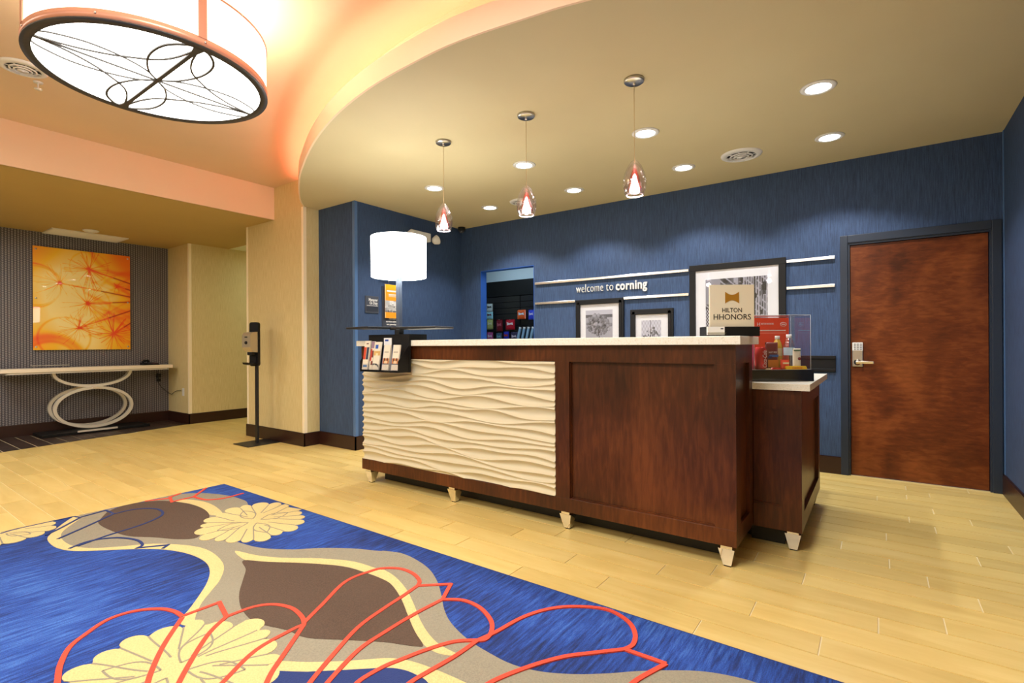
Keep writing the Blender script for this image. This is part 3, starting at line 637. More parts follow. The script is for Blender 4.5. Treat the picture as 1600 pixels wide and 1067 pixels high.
# local: x -.245...245
obj('rack_body', MB().box((-.24, -.088, 0), (.245, .088, .048), bev=.003), m_black, rack)
obj('back_plate', MB().box((-.24, -.105, -.250), (.245, -.0885, .048)), m_black, rack)
obj('bottom_shelf', MB().box((-.215, -.215, -.250), (.24, -.105, -.243)), m_black, rack)
sd = [(-.105, -.250), (-.215, -.250), (-.215, -.165), (-.112, -.045), (-.105, -.045)]
for x in (-.215, -.122, .016, .135, .237):
    obj('divider', MB().prism(sd, x, x+.004, ax=0), m_black if x in (-.215, .237) else m_acryl, rack)
obj('front_lip', MB().box((-.215, -.219, -.250), (.241, -.215, -.185)), m_acryl, rack)
cream = srgb(232, 222, 200)
def brochure(x, wd, tilt, kind, label):
    t = thing('brochure', label, 'brochure', (-3.205+x, 2.86-.150, 1.214-.242), 0, 'brochures in the black rack')
    t.rotation_euler = (RAD(-9), 0, RAD(0))
    h = {0: .235, 1: .23, 2: .225, 3: .20, 4: .20}[kind]
    obj('paper_stack', MB().box((-wd/2, -.055, 0), (wd/2, -.045, h)), flat(236, 228, 210), t)
    def fn(u, v):
        r = np.full_like(u, cream[0]); g = np.full_like(u, cream[1]); b_ = np.full_like(u, cream[2])
        def put(mk, c): r[mk] = c[0]; g[mk] = c[1]; b_[mk] = c[2]
        if kind == 0:
            put((v > .35) & (v < .78) & (u < .45), srgb(214, 74, 44)); put((v > .35) & (v < .78) & (u >= .5) & (u < .9), srgb(44, 54, 78)); put((v > .08) & (v < .16) & (u > .15) & (u < .85), srgb(90, 130, 180)); put((np.abs(v-.9) < .02) & (u > .3) & (u < .75), srgb(90, 60, 50))
        elif kind == 1:
            put((v > .75), srgb(150, 120, 140)); put((v > .30) & (v < .75) & (u < .5), srgb(200, 60, 44)); put((v > .42) & (v < .68) & (u >= .5), srgb(120, 60, 50)); put((v > .15) & (v < .3) & (u > .4), srgb(120, 50, 40))
        elif kind == 2:
            put((v > .76) & (v < .9) & (u > .15) & (u < .6), srgb(40, 90, 180)); put((v > .5) & (v < .68), srgb(214, 170, 100)); put((v > .5) & (v < .6) & (np.abs(u-.5) < .2), srgb(244, 220, 170))
            put((v > .04) & (v < .22) & (np.abs(v-.04-.16*np.sqrt(np.clip(1-(u-.3)**2/.5, 0, 1))) < .03), srgb(40, 50, 60))
        else:
            put((v > .26) & (v < .46), srgb(196, 128, 80)); put(((u-.3)**2+(v-.40)**2 < .008) | ((u-.72)**2+(v-.40)**2 < .008), srgb(60, 34, 26)); put((v > .26) & (v < .36) & (np.abs(u-.55) < .22), srgb(236, 200, 160)); put((v > .22) & (v < .26), srgb(60, 66, 84)); put((np.abs(v-.72) < .012) & (np.abs(u-.5) < .3), srgb(170, 160, 140)); put(u < .06, srgb(96, 110, 150))
        return r, g, b_
    picture('cover', wd*.98, h*.98, 24, 48, fn, m_print, t, (0, -.0565, h/2))
brochure(-.170, .070, 0, 0, 'leaflet with red and navy blocks, leftmost in the black rack')
brochure(-.100, .036, 0, 1, 'narrow leaflet with a mauve top and red blocks, second from left in the rack')
brochure(-.040, .076, 0, 2, 'leaflet with a blue emblem and a golden photo, middle pocket of the black rack')
brochure(.073, .080, 0, 3, 'cream leaflet with a portrait photo, second from the right in the black rack')
brochure(.180, .080, 0, 4, 'cream leaflet with a portrait photo, rightmost in the black rack')
t = thing('brochure', 'white leaflet with blue lettering standing tallest in the middle of the black rack', 'brochure', (-3.205+.01, 2.86-.118, 1.214-.242), 0, 'brochures in the black rack')
obj('paper_stack', MB().box((-.045, 0, 0), (.045, .006, .262)), flat(236, 236, 236), t); obj('blue_title', MB().box((-.03, -.001, .236), (.01, -.0002, .25)), flat(30, 70, 160), t)

# loyalty sign, turned towards the room
def facing(x, y): return RAD(35.63)
sg = thing('tabletop_sign', 'cream acrylic loyalty sign with a gold emblem in a black base on the desk end', 'sign', (-.52, 3.05, 1.215), RAD(35.0))
obj('sign_base', MB().box((-.30, -.006, 0), (0, .075, .052), bev=.002), m_black, sg)
obj('sign_panel', MB().box((-.262, .022, .052), (-.018, .036, .284), bev=.001), flat(240, 232, 208, .3), sg)
em = []
for i in range(13):
    a = i/12; em.append((-.038+.076*a, .032-.017*sin(pi*a)))
top = [(x, z) for x, z in em]; pts = [(-.038, -.032)]+[(-.031+.0*abs(z), z) for z in ()]+top[:]
bot = [(x, -z) for x, z in em][::-1]
emb = MB().prism(top+bot, -.001, 0, ax=1)
o = obj('gold_emblem', emb, mat('gold_foil', srgb(200, 150, 60), .35, .6), sg, (-.140, .021, .213))
text('HILTON', .034, flat(60, 52, 44), sg, (-.140, .0215, .132), bold=.0004, width=.108)
text('HHONORS', .043, flat(60, 52, 44), sg, (-.140, .0215, .092), bold=.0004, width=.205)
ch = thing('card_holder', 'small clear holder with white business cards in front of the loyalty sign', 'card holder', (-.752, 2.835, 1.215), RAD(35.0))
obj('cradle', MB().box((-.002, -.028, 0), (.104, .0, .006)).box((-.002, -.004, .006), (.104, 0, .052)).box((-.002, -.028, .006), (.104, -.026, .02)), m_acryl, ch)
obj('card', MB().box((.006, -.022, .006), (.097, -.008, .050)), flat(240, 240, 236), ch)
obj('card_band', MB().box((.006, -.0228, .008), (.097, -.0222, .020)), flat(190, 186, 170), ch)
obj('card_logo', MB().box((.076, -.0228, .036), (.09, -.0222, .042)), flat(60, 66, 80), ch)

# snack display case
cs = thing('display_case', 'clear acrylic box on a black plinth holding snacks and drinks on the side counter', 'display case', (-.609, 3.302, .947), RAD(35.63))
CW, CD, CB, CH = .375, .235, .068, .393
obj('plinth', MB().box((0, 0, 0), (CW, CD, CB), bev=.002), mat('gloss_black_acrylic', (.012, .012, .013), .12), cs)
gx0, gx1, gy0, gy1 = .020, .359, .006, .222
wl = MB(); q = .004
wl.box((gx0, gy0, CB), (gx1, gy0+q, CH)).box((gx0, gy1-q, CB), (gx1, gy1, CH)).box((gx0, gy0+q, CB), (gx0+q, gy1-q, CH)).box((gx1-q, gy0+q, CB), (gx1, gy1-q, CH)).box((gx0, gy0, CH), (gx1, gy1, CH+q))
obj('acrylic_cover', wl, m_acryl, cs)
eg = MB()
for a, c in (((gx0, gy0), (gx1, gy0)), ((gx0, gy1), (gx1, gy1)), ((gx0, gy0), (gx0, gy1)), ((gx1, gy0), (gx1, gy1))):
    for z in (CB+.001, CH+q): eg.tube([(*a, z), (*c, z)], .0012, 4)
for a in ((gx0, gy0), (gx1, gy0), (gx0, gy1), (gx1, gy1)): eg.tube([(*a, CB), (*a, CH+q)], .0012, 4)
obj('polished_edges', eg, flat(205, 210, 215, .2), cs)
MC = Matrix.Translation((-.609, 3.302, .947)) @ Matrix.Rotation(RAD(35.63), 4, 'Z')
def inc(x, y, z=CB+.0005): return MC @ Vector((x, y, z))
RZc = RAD(35.63)
def placed(name, label, cat, x, y, z=CB+.0005, rz=0, group=None): return thing(name, label, cat, inc(x, y, z), RZc+rz, group)
ps = placed('poster_card', 'orange-red printed card at the back inside the snack display case', 'poster', .222, .205)
obj('card', MB().box((-.118, 0, 0), (.115, .004, .322)), flat(232, 66, 36, .4), ps)
text('HILTON HHONORS', .016, m_white, ps, (-.022, -.0003, .278), width=.08); text('H', .03, m_white, ps, (-.078, -.0003, .272)) 
obj('white_rule', MB().box((-.075, -.0006, .238), (.095, -.0001, .244)), m_white, ps); obj('thin_rule', MB().box((-.07, -.0006, .224), (.095, -.0001, .226)), flat(255, 190, 170), ps)
eo = MB(); 
ring = [(.080+.019*cos(a), -.0008, .280+.012*sin(a)) for a in [2*pi*i/20 for i in range(20)]]
eo.tube(ring, .0015, 4, closed=True).box((.069, -.001, .277), (.091, -.0002, .283)); obj('oval_emblem', eo, m_white, ps)
can = placed('drink_can', 'red soda can with white script lettering inside the snack case', 'can', .078, .048)
obj('can_body', MB().lathe([(.026, 0), (.036, .009), (.036, .118), (.029, .133), (.0285, .135), (.026, .132)], seg=28), mat('red_aluminium', srgb(196, 24, 36), .25, .4), can)
obj('can_lid', MB().lathe([(.0265, .1315), (.0, .1315)], seg=24, cap=False), m_alu, can)
tx = text('Coca-Cola', .034, m_white, can, (.020, -.0362, .064), rot=(pi/2, -pi/2, 0), width=.10, shear=.3)
bag = placed('snack_bag', 'maroon trail mix pouch standing beside the soda can', 'snack bag', .164, .085)
def pouch(w, h, d):
    mb = MB(); nx, nz = 8, 10; v = []; 
    for s in (-1, 1):
        for j in range(nz+1):
            for i in range(nx+1):
                u = i/nx*2-1; q = j/nz; th = d*(1-u**4)*min(1, (1-q)*3.2)*.5*(.4+.6*min(1, q*6)); v.append((u*w/2, s*th, q*h))
    f = []
    for s in (0, 1):
        o_ = s*(nx+1)*(nz+1)
        for j in range(nz):
            for i in range(nx): a = o_+j*(nx+1)+i; f.append((a, a+1, a+nx+2, a+nx+1))
    k = (nx+1)*(nz+1)
    for j in range(nz):
        for i in (0, nx): a = j*(nx+1)+i; f.append((a, a+nx+1, a+k+nx+1, a+k))
    for i in range(nx): f.append((i, i+1, k+i+1, k+i)); a = nz*(nx+1)+i; f.append((a, a+1, a+k+1, a+k))
    return mb.add(v, f, 0, True)
obj('pouch', pouch(.078, .165, .03), flat(110, 28, 34, .35), bag)
lb = MB().box((-.02, -.0172, .075), (.034, -.0155, .09)); obj('blue_label', lb, flat(50, 110, 190), bag)
obj('nut_picture', MB().box((-.028, -.0175, .012), (.034, -.0155, .058)), flat(224, 150, 50), bag)
obj('navy_patch', MB().box((-.030, -.0174, .068), (-.006, -.0155, .080)), flat(30, 40, 110), bag)
text('NUT MIX', .016, m_white, bag, (0, -.0178, .098), width=.05)
def bottle(name, label, x, y, h, r, liquid, labelc, capc, dy):
    t = placed(name, label, 'bottle', x, y)
    obj('bottle_body', MB().lathe([(r*.85, 0), (r, .008), (r, h*.40), (r*.93, h*.44), (r, h*.48), (r, h*.66), (r*.75, h*.80), (r*.42, h*.90), (r*.40, h*.93)], seg=28), liquid, t)
    obj('bottle_label', MB().lathe([(r*1.012, h*.40), (r*1.015, h*.405), (r*1.015, h*.62), (r*1.012, h*.625)], seg=28, cap=False), labelc, t)
    obj('cap', MB().lathe([(r*.5, h*.90), (r*.5, h)], seg=20), capc, t); return t
bottle('drink_bottle', 'juice bottle with a frosted white cap behind the trail mix pouch', .225, .132, .205, .028, mat('yellow_juice', srgb(206, 170, 60), .2), flat(214, 205, 160), flat(225, 222, 218, .4), 0)
bottle('water_bottle', 'clear water bottle with a pale blue label in the snack case', .270, .082, .213, .030, m_glass, flat(190, 216, 236), flat(245, 245, 245, .4), 0)
cup = placed('snack_pouch', 'small orange-red snack pouch in front of the juice bottle', 'snack bag', .220, .036)
obj('pouch', pouch(.055, .062, .022), flat(226, 74, 44, .35), cup); obj('cream_panel', MB().box((-.018, -.0128, .034), (.018, -.011, .044)), flat(240, 226, 180), cup)
wt = placed('cream_snack_packet', 'tall cream packet with a brown motif right of the water bottle', 'snack bag', .290, .034, rz=RAD(-4))
obj('packet', pouch(.046, .128, .022), flat(232, 222, 196, .4), wt); obj('brown_motif', MB().lathe([(.009, 0), (.009, .002)], (.010, -.0135, .066), 14, axis='Y'), flat(120, 40, 30), wt); obj('green_top', MB().box((-.018, -.0085, .112), (.02, -.0045, .12)), flat(90, 120, 80), wt)
br_ = placed('candy_bar', 'yellow chocolate bar with red lettering lying at the front of the snack case', 'candy bar', .276, .0195)
obj('wrapper', MB().prism([(-.062, .004), (-.058, .0), (.058, .0), (.066, .004), (.058, .022), (-.06, .022)], -.008, .008, ax=1), flat(250, 206, 40, .3), br_)
text('TOBLERONE', .012, flat(206, 40, 30), br_, (.005, -.0084, .007), width=.06)
rr = placed('candy_wrapper', 'small red candy packet lying in front of the soda can', 'candy bar', .157, .021, rz=.1)
obj('wrapper', MB().prism([(-.03, .002), (-.024, 0), (.024, 0), (.03, .003), (.02, .013), (-.02, .013)], -.010, .010, ax=1), flat(214, 48, 38, .3), rr)
w2 = placed('nut_packet', 'tiny cream and red packet lying left of the red candy packet', 'candy bar', .108, .0145, CB+.0005, -.2)
obj('wrapper', MB().prism([(-.016, .001), (-.01, 0), (.012, 0), (.018, .002), (.01, .009), (-.01, .009)], -.007, .007, ax=1), flat(232, 206, 170, .3), w2)
# ------------------------------------------------------------------ ceiling things
dl0 = None
LBL = {}
rows = [('front', 0), ('back', 1)]
order = {-.295: 'rightmost', -1.44: 'second from the right', -2.585: 'third from the right', -3.715: 'leftmost'}
for x, y in DOWN:
    row = 'row near the pendants' if y < 4.2 else 'row along the navy wall'
    lab = 'recessed ceiling downlight, %s in the %s' % (order[x], row)
    if dl0 is None:
        dl0 = thing('recessed_downlight', lab, 'ceiling light', (x, y, ZL), 0, 'recessed downlights over the desk')
        obj('trim_ring', MB().lathe([(.070, -.004), (.074, -.009), (.096, -.006), (.104, -.0005), (.070, -.0005)], seg=40, cap=False), m_white, dl0)
        obj('lens', MB().lathe([(.0, -.0045), (.071, -.0045), (.071, -.0005), (0, -.0005)], seg=32), m_led, dl0); d = dl0
    else:
        d = copytree(dl0); d.location = (x, y, ZL)
    d['label'] = lab
m_slot = mat('dark_duct', (.02, .02, .02), .7)
def round_vent(loc, r, lab):
    t = thing('round_air_diffuser', lab, 'air vent', loc, 0, None)
    obj('flange', MB().lathe([(r, -.001), (r*.97, -.010), (r*.72, -.020), (r*.70, -.012), (r*.70, -.001)], seg=48, cap=False), m_white, t)
    obj('duct', MB().lathe([(0, -.002), (r*.71, -.002)], seg=32, cap=False), m_slot, t)
    for k, (a, b_) in enumerate(((.56, .50), (.38, .32), (.22, .0))):
        obj('louvre_ring', MB().lathe([(r*a, -.016-k*.004), (r*a, -.020-k*.004), (r*b_, -.024-k*.004), (r*b_, -.012-k*.004)], seg=36, cap=False), m_white, t)
    sp = MB()
    for k in range(8): a = k*pi/4; sp.tube([(r*.1*cos(a), r*.1*sin(a), -.016), (r*.72*cos(a), r*.72*sin(a), -.014)], .004, 5)
    obj('spokes', sp, m_white, t); return t
round_vent((-.94, 4.715, ZL), .165, 'white round air vent in the tan ceiling to the right of the pendants')
round_vent((-3.27, 4.77, ZL), .14, 'white round air vent in the ceiling behind the middle pendant')
vp = round_vent((-4.84, .905, ZH), .135, 'pink-lit round air vent in the high ceiling beside the big drum light')
sh = thing('sprinkler_head', 'small sprinkler hanging beside the round vent near the big drum light', 'sprinkler', (-5.02, 1.02, ZH))
obj('escutcheon', MB().lathe([(.03, 0), (.028, -.006), (0, -.006)], seg=20), m_white, sh); obj('stem', MB().lathe([(.006, -.006), (.006, -.045), (.012, -.05), (0, -.05)], seg=12), m_white, sh); obj('deflector', MB().lathe([(.024, -.050), (.024, -.053), (0, -.053)], seg=16), m_white, sh)
rg = thing('rectangular_grille', 'rectangular slatted return grille in the lounge ceiling above the orange picture', 'air vent', (-8.98, 2.32, ZO))
obj('grille_frame', MB().box((-.245, -.42, -.012), (.245, -.39, 0)).box((-.245, .39, -.012), (.245, .42, 0)).box((-.245, -.39, -.012), (-.215, .39, 0)).box((.215, -.39, -.012), (.245, .39, 0)), m_white, rg)
sl = MB().box((-.215, -.39, -.010), (-.211, .39, -.002)).mesh('slat', m_white)
sl = MB().add([(0, -.39, -.010), (.014, -.39, -.003), (.014, .39, -.003), (0, .39, -.010), (0, -.39, -.012), (.014, -.39, -.005), (.014, .39, -.005), (0, .39, -.012)], [(0,1,2,3),(7,6,5,4),(0,4,5,1),(1,5,6,2),(2,6,7,3),(3,7,4,0)]).mesh('slat', m_white)
for k in range(20): link('slat', sl, rg, (-.213+k*.0213, 0, 0))
obj('duct', MB().box((-.215, -.39, -.001), (.215, .39, -.0002)), flat(150, 140, 120), rg)
sm = thing('ceiling_disc', 'small white round detector on the lounge ceiling beside the slatted grille', 'smoke detector', (-8.545, 2.256, ZO))
obj('detector_base', MB().lathe([(.088, 0), (.088, -.010), (.07, -.02), (0, -.02)], seg=28), m_white, sm); obj('detector_cap', MB().lathe([(.045, -.02), (.04, -.028), (0, -.028)], seg=20), m_white, sm)

# pendants
def pendant():
    t = thing('glass_pendant', 'x', 'pendant light', (-1.205, 2.985, ZL), 0, 'glass pendant lights over the reception desk')
    obj('canopy', MB().lathe([(.0, 0), (.062, 0), (.062, -.012), (.056, -.018), (.0, -.018)], seg=36), m_satin, t)
    obj('cord_grip', MB().lathe([(.008, -.018), (.008, -.034), (0, -.034)], seg=12), m_chrome, t)
    obj('cord', MB().tube([(0, 0, -.03), (0, 0, -.51)], .0022, 6), flat(206, 178, 128), t)
    prof = [(.010, -.495), (.022, -.505), (.043, -.535), (.060, -.575), (.069, -.615), (.071, -.645), (.066, -.680), (.056, -.708), (.050, -.713)]
    inn = [(.046, -.708), (.052, -.700), (.061, -.675), (.0655, -.645), (.063, -.615), (.054, -.577), (.038, -.542), (.015, -.515)]
    g = obj('glass_shade', MB().lathe(prof+inn, seg=36, cap=False), m_glass, t)
    obj('inner_shade', MB().lathe([(.006, -.545), (.016, -.56), (.029, -.600), (.040, -.655), (.045, -.68), (.043, -.68), (.038, -.655), (.027, -.60), (.014, -.565)], seg=28, cap=False), m_rose, t)
    obj('bulb', MB().lathe([(0, -.575), (.010, -.590), (.019, -.63), (.030, -.665), (.030, -.695), (.0, -.704)], seg=20), m_bulb, t)
    obj('bottom_rim', MB().lathe([(.050, -.713), (.056, -.709), (.050, -.705), (.045, -.709), (.050, -.713)], seg=36, cap=False), flat(225, 205, 215, .2), t); return t
p0 = pendant(); p0['label'] = 'rightmost rose and clear glass pendant, hanging nearest the camera'
for x, l in ((-2.01, 'middle of the three rose and clear glass pendants'), (-2.807, 'leftmost rose and clear glass pendant, above the lamp side of the desk')):
    p = copytree(p0); p.location = (x, 2.99, ZL); p['label'] = l
for x in (-1.205, -2.01, -2.807): light('pendant_glow', 'POINT', (x, 2.99, ZL-.76), 2.2, (1, .9, .85), shadow_soft_size=.03)

# drum chandelier
DX, DY, DZB, DR = -3.125, 1.112, 2.60, .533
dr = thing('drum_chandelier', 'large glowing drum chandelier with looping metalwork under its white diffuser', 'chandelier', (DX, DY, DZB), 0)
m_strap = mat('rose_copper_paint', srgb(214, 150, 122), .35, .3); m_iron = mat('dark_bronze_scrollwork', srgb(70, 68, 66), .45, .3)
obj('fabric_drum', MB().lathe([(DR-.006, .03), (DR-.006, .272), (DR-.010, .272), (DR-.010, .03)], seg=96, cap=False), m_drumside, dr)
obj('bottom_diffuser', MB().lathe([(0, .004), (DR-.012, .004), (DR-.012, .010), (0, .010)], seg=96), m_drumbot, dr)
obj('copper_band', MB().lathe([(DR-.006, .002), (DR, .002), (DR, .040), (DR-.006, .040), (DR-.006, .002)], seg=96, cap=False), m_strap, dr)
obj('top_ring', MB().lathe([(DR-.006, .268), (DR-.001, .268), (DR-.001, .276), (DR-.012, .276), (DR-.012, .268), (DR-.006, .268)], seg=96, cap=False), m_strap, dr)
obj('lower_rim', MB().lathe([(DR-.040, .001), (DR, .001), (DR, -.004), (DR-.040, -.004), (DR-.040, .001)], seg=96, cap=False), m_iron, dr)
for k in range(4):
    a = k*pi/2+.0; r = DR+.002
    mb = MB().box((r-.006, -.019, .038), (r, .019, .275)); obj('side_strap', mb.xf(Matrix.Rotation(a, 4, 'Z')), m_strap, dr)
for k in range(8):
    a = k*pi/4+.02; obj('screw', MB().lathe([(0, 0), (.005, 0), (.005, .003), (0, .004)], (0, 0, DR+.0005), 10).xf(Matrix.Rotation(a, 4, 'Z') @ Matrix.Rotation(pi/2, 4, 'Y') @ Matrix.Translation((-.021, 0, 0))), m_satin, dr)
FZ = [0]
def fb(name, L, wd):
    mb = MB(); A = []; B = []; FZ[0] += 1; zf = -.0030-FZ[0]*.00012
    for i, p in enumerate(L):
        a = L[max(i-1, 0)]; b_ = L[min(i+1, len(L)-1)]; t = Vector((b_[0]-a[0], b_[1]-a[1])).normalized(); ww = wd(i/(len(L)-1)) if callable(wd) else wd
        A.append((p[0]-t.y*ww/2, p[1]+t.x*ww/2)); B.append((p[0]+t.y*ww/2, p[1]-t.x*ww/2))
    ribbon(mb, A, B, zf, .003-FZ[0]*.00005); return obj(name, mb, m_iron, dr)
Ri = DR-.035
SA = [(.495, 0), (.485, -.048), (.405, -.105), (.300, -.123), (.190, -.110), (.072, -.062), (0, 0)]
SA = SA+[(-x, -y) for x, y in SA[-2::-1]]
SB = [(.495, 0), (.34, -.030), (.235, -.075), (.16, -.15), (.085, -.25), (.03, -.37), (0, -.50)]
SC = [(0, 0), (.07, -.07), (.12, -.19), (.132, -.33), (.092, -.45), (.055, -.495)]
for sy in (1, -1): fb('curved_strand', smooth([(x, y*sy) for x, y in SA], False, 8), lambda t: .007+.006*abs(t-.5)*2)
for sx in (1, -1):
    for sy in (1, -1):
        fb('curved_strand', smooth([(x*sx, y*sy) for x, y in SB], False, 8), lambda t: .0095-.004*t)
        fb('curved_strand', smooth([(x*sx, y*sy) for x, y in SC], False, 8), .0048)
fb('thin_bar', [(0, Ri*(k/20-1)) for k in range(41)], lambda t: .0065+.012*max(0, abs(t-.5)-.36)/.14)
fb('cross_bar', [(Ri*(k/20-1), 0) for k in range(41)], lambda t: .019+.030*max(0, abs(t-.5)-.42)/.08)
rod = MB()
for k in range(3): a = k*2.094+.4; rod.tube([(.36*cos(a), .36*sin(a), .27), (.36*cos(a), .36*sin(a), ZH-DZB)], .004, 6)
for k in range(3): a = k*2.094+.4; rod.tube([(0, 0, .272), (DR*cos(a), DR*sin(a), .272)], .006, 6)
obj('hanging_rods', rod, m_satin, dr)

# ------------------------------------------------------------------ things on the navy walls
for i, (x0, x1, z) in enumerate(((-3.50, -1.59, 1.940), (-.685, -.30, 1.942), (-3.50, -2.93, 1.690), (-2.31, -1.59, 1.690), (-.685, -.30, 1.690))):
    lab = ['long upper aluminium strip on the navy wall left of the big framed picture', 'short upper aluminium strip right of the big framed picture', 'short lower aluminium strip left of the tree picture', 'lower aluminium strip between the tree picture and the big framed picture', 'short lower aluminium strip right of the big framed picture'][i]
    t = thing('wall_strip', lab, 'metal strip', ((x0+x1)/2, YB, z), 0, 'aluminium strips on the navy wall'); w2_ = (x1-x0)/2
    obj('strip', MB().box((-w2_, -.030, -.014), (w2_, -.012, .014), bev=.003), m_alu, t); obj('standoff_rail', MB().box((-w2_+.01, -.012, -.005), (w2_-.01, 0, .005)), m_satin, t)
t = thing('welcome_lettering', 'white raised letters reading welcome to corning on the navy wall', 'lettering', (-2.487, YB, 1.79))
def word(s, w_, x, b, z=0):
    o = text(s, .142, m_white, t, (x, -.010, z), ext=.008, bold=b, align='LEFT', space=1.12, width=w_, name='word'); return o
word('welcome', .350, -.433, -.0022); word('to', .088, -.045, -.0018); word('corning', .368, .075, .0036)
def tree_fn(u, v):
    rs = np.random.RandomState(3); g = np.full_like(u, .62)
    g = np.where(v > .86, .75, g); g = np.where((v > .80) & (v < .88), .28, g)
    for k in range(230):
        a = rs.uniform(0, 2*pi); r = rs.uniform(0, .38)**.9; cx = .48+r*cos(a)*1.1; cy = .62+r*sin(a)*.62; s = rs.uniform(.025, .06)
        m = (u-cx)**2+((v-cy)*1.1)**2 < s*s; sh_ = np.clip(1-((u-cx+s*.3)**2+(v-cy-s*.3)**2)/(s*s*2.2), 0, 1); g = np.where(m, rs.uniform(.03, .42)+sh_*.22, g)
    tr = np.abs(u-.5-.02*np.sin(v*9)) < .012; g = np.where(tr & (v < .5), .04, g)
    g = np.where((v < .12) & (u > .62), .22, g); g = np.clip(g, 0, 1)**1.5*.8; return g*.93, g*.94, g*1.08
def boat_fn(u, v):
    rs = np.random.RandomState(5); g = np.full_like(u, .75); g += .12*np.sin(u*40)*np.sin(v*33)
    for k in range(90):
        cx, cy, s = rs.uniform(0, 1), rs.uniform(.30, .75), rs.uniform(.01, .05); g = np.where(((u-cx)**2+(v-cy)**2 < s*s) & (np.abs(cx-.5) < .9-cy), rs.uniform(.08, .5), g)
    g = np.where(np.abs(u-.47) < .012, .10, g); g = np.where(np.abs(v-.42+.6*(u-.5)**2) < .025, .05, g); g = np.where(np.abs(v-.28+.5*(u-.5)**2) < .022, .08, g)
    g = np.where((v < .22), .35+.2*np.sin(u*60+v*20), g); g = np.where(np.abs(v-.12+.3*(u-.5)**2) < .03, .04, g); g = np.clip(g, .02, .9)**1.4*.8; return g*.93, g*.94, g*1.08
def street_fn(u, v):
    rs = np.random.RandomState(9); g = .22+.16*np.sin(u*23)*np.sin(v*31)
    d = v-(1-.35*u); g = np.where(np.abs(((u*.8+v)*9) % 1-.5) < .12, .62, g)                       # awning stripes
    g = np.where((u > .62) & (np.abs((u*26) % 1-.5) < .22), .68, g)
    for k in range(70):
        cx, cy, s = rs.uniform(0, 1), rs.uniform(0, 1), rs.uniform(.01, .07); g = np.where((np.abs(u-cx) < s*.5) & (np.abs(v-cy) < s), rs.uniform(.02, .7), g)
    m = (u < .16) & (v < .55); g = np.where(m, np.where(np.sin(u*170)*np.sin(v*120) > 0, .03, .75), g)
    g = np.where((u < .25) & (v > .62), .55, g); g = np.where(np.abs(u-.80) < .012, .04, g); g = np.where(((u-.80)**2+((v-.72)*.8)**2 < .0014), .03, g)
    g = np.clip(g, .02, .9)**1.7*.75; return g*.93, g*.94, g*1.1
def framed(name, lab, x0, x1, z0, z1, fw, pw0, pw1, pz0, pz1, fn, nx, nz, bevw=True):
    cx, cz = (x0+x1)/2, (z0+z1)/2; t = thing(name, lab, 'framed picture', (cx, YB, cz)); hw, hz = (x1-x0)/2, (z1-z0)/2
    mb = MB()
    for a, b_, c_, d_ in ((-hw, hw, hz-fw, hz), (-hw, hw, -hz, -hz+fw), (-hw, -hw+fw, -hz+fw, hz-fw), (hw-fw, hw, -hz+fw, hz-fw)): mb.box((a, -.030, c_), (b_, -.002, d_), bev=.004)
    if bevw:
        e = fw*.45
        for a, b_, c_, d_ in ((-hw+e, hw-e, hz-fw*.95, hz-e), (-hw+e, hw-e, -hz+e, -hz+fw*.95), (-hw+e, -hw+fw*.95, -hz+e, hz-e), (hw-fw*.95, hw-e, -hz+e, hz-e)): mb.box((a, -.036, c_), (b_, -.028, d_))
    obj('frame', mb, m_black, t)
    obj('mat_board', MB().box((-hw+fw*.9, -.014, -hz+fw*.9), (hw-fw*.9, -.004, hz-fw*.9)), flat(228, 230, 234, .5), t)
    picture('photograph', pw1-pw0, pz1-pz0, nx, nz, fn, m_print, t, ((pw0+pw1)/2-cx, -.0148, (pz0+pz1)/2-cz))
    obj('glazing', MB().box((-hw+fw*.9, -.020, -hz+fw*.9), (hw-fw*.9, -.018, hz-fw*.9)), m_acryl, t); return t
framed('framed_photograph', 'black framed photo of a leafy tree under the lettering', -2.921, -2.312, .98, 1.70, .058, -2.793, -2.452, 1.13, 1.572, tree_fn, 110, 140)
framed('framed_photograph', 'smaller black framed photo between the tree picture and the big picture', -2.234, -1.752, .98, 1.557, .058, -2.108, -1.888, 1.10, 1.434, boat_fn, 90, 130)
framed('framed_photograph', 'big black framed street photo behind the loyalty sign', -1.583, -.690, .98, 1.984, .062, -1.422, -.848, 1.16, 1.828, street_fn, 150, 170, False)
t = thing('wall_rail', 'black horizontal desk rail on the navy wall behind the snack case', 'rail', (-.70, YB, .985))
obj('rail_body', MB().box((-.6, -.022, -.070), (.402, 0, .075), bev=.002), m_black, t); obj('upper_moulding', MB().box((-.6, -.032, .045), (.402, -.020, .075), bev=.003), m_black, t); obj('lower_moulding', MB().box((-.6, -.030, -.070), (.402, -.020, -.042), bev=.003), m_black, t)
# corner camera
t = thing('security_camera', 'small black dome security camera in the navy corner under the ceiling', 'camera', (-4.66, 5.32, ZL))
obj('camera_mount', MB().lathe([(.052, 0), (.052, -.032), (.046, -.04), (0, -.04)], seg=28), m_black, t); obj('camera_ball', MB().lathe([(0, -.078), (.02, -.074), (.034, -.058), (.036, -.045), (.03, -.034)], seg=24), flat(50, 50, 55, .3), t)
obj('lens', MB().lathe([(0, 0), (.012, 0), (.012, .006), (0, .006)], (.012, -.03, -.062), 16, axis='Y'), flat(140, 140, 150, .2), t)
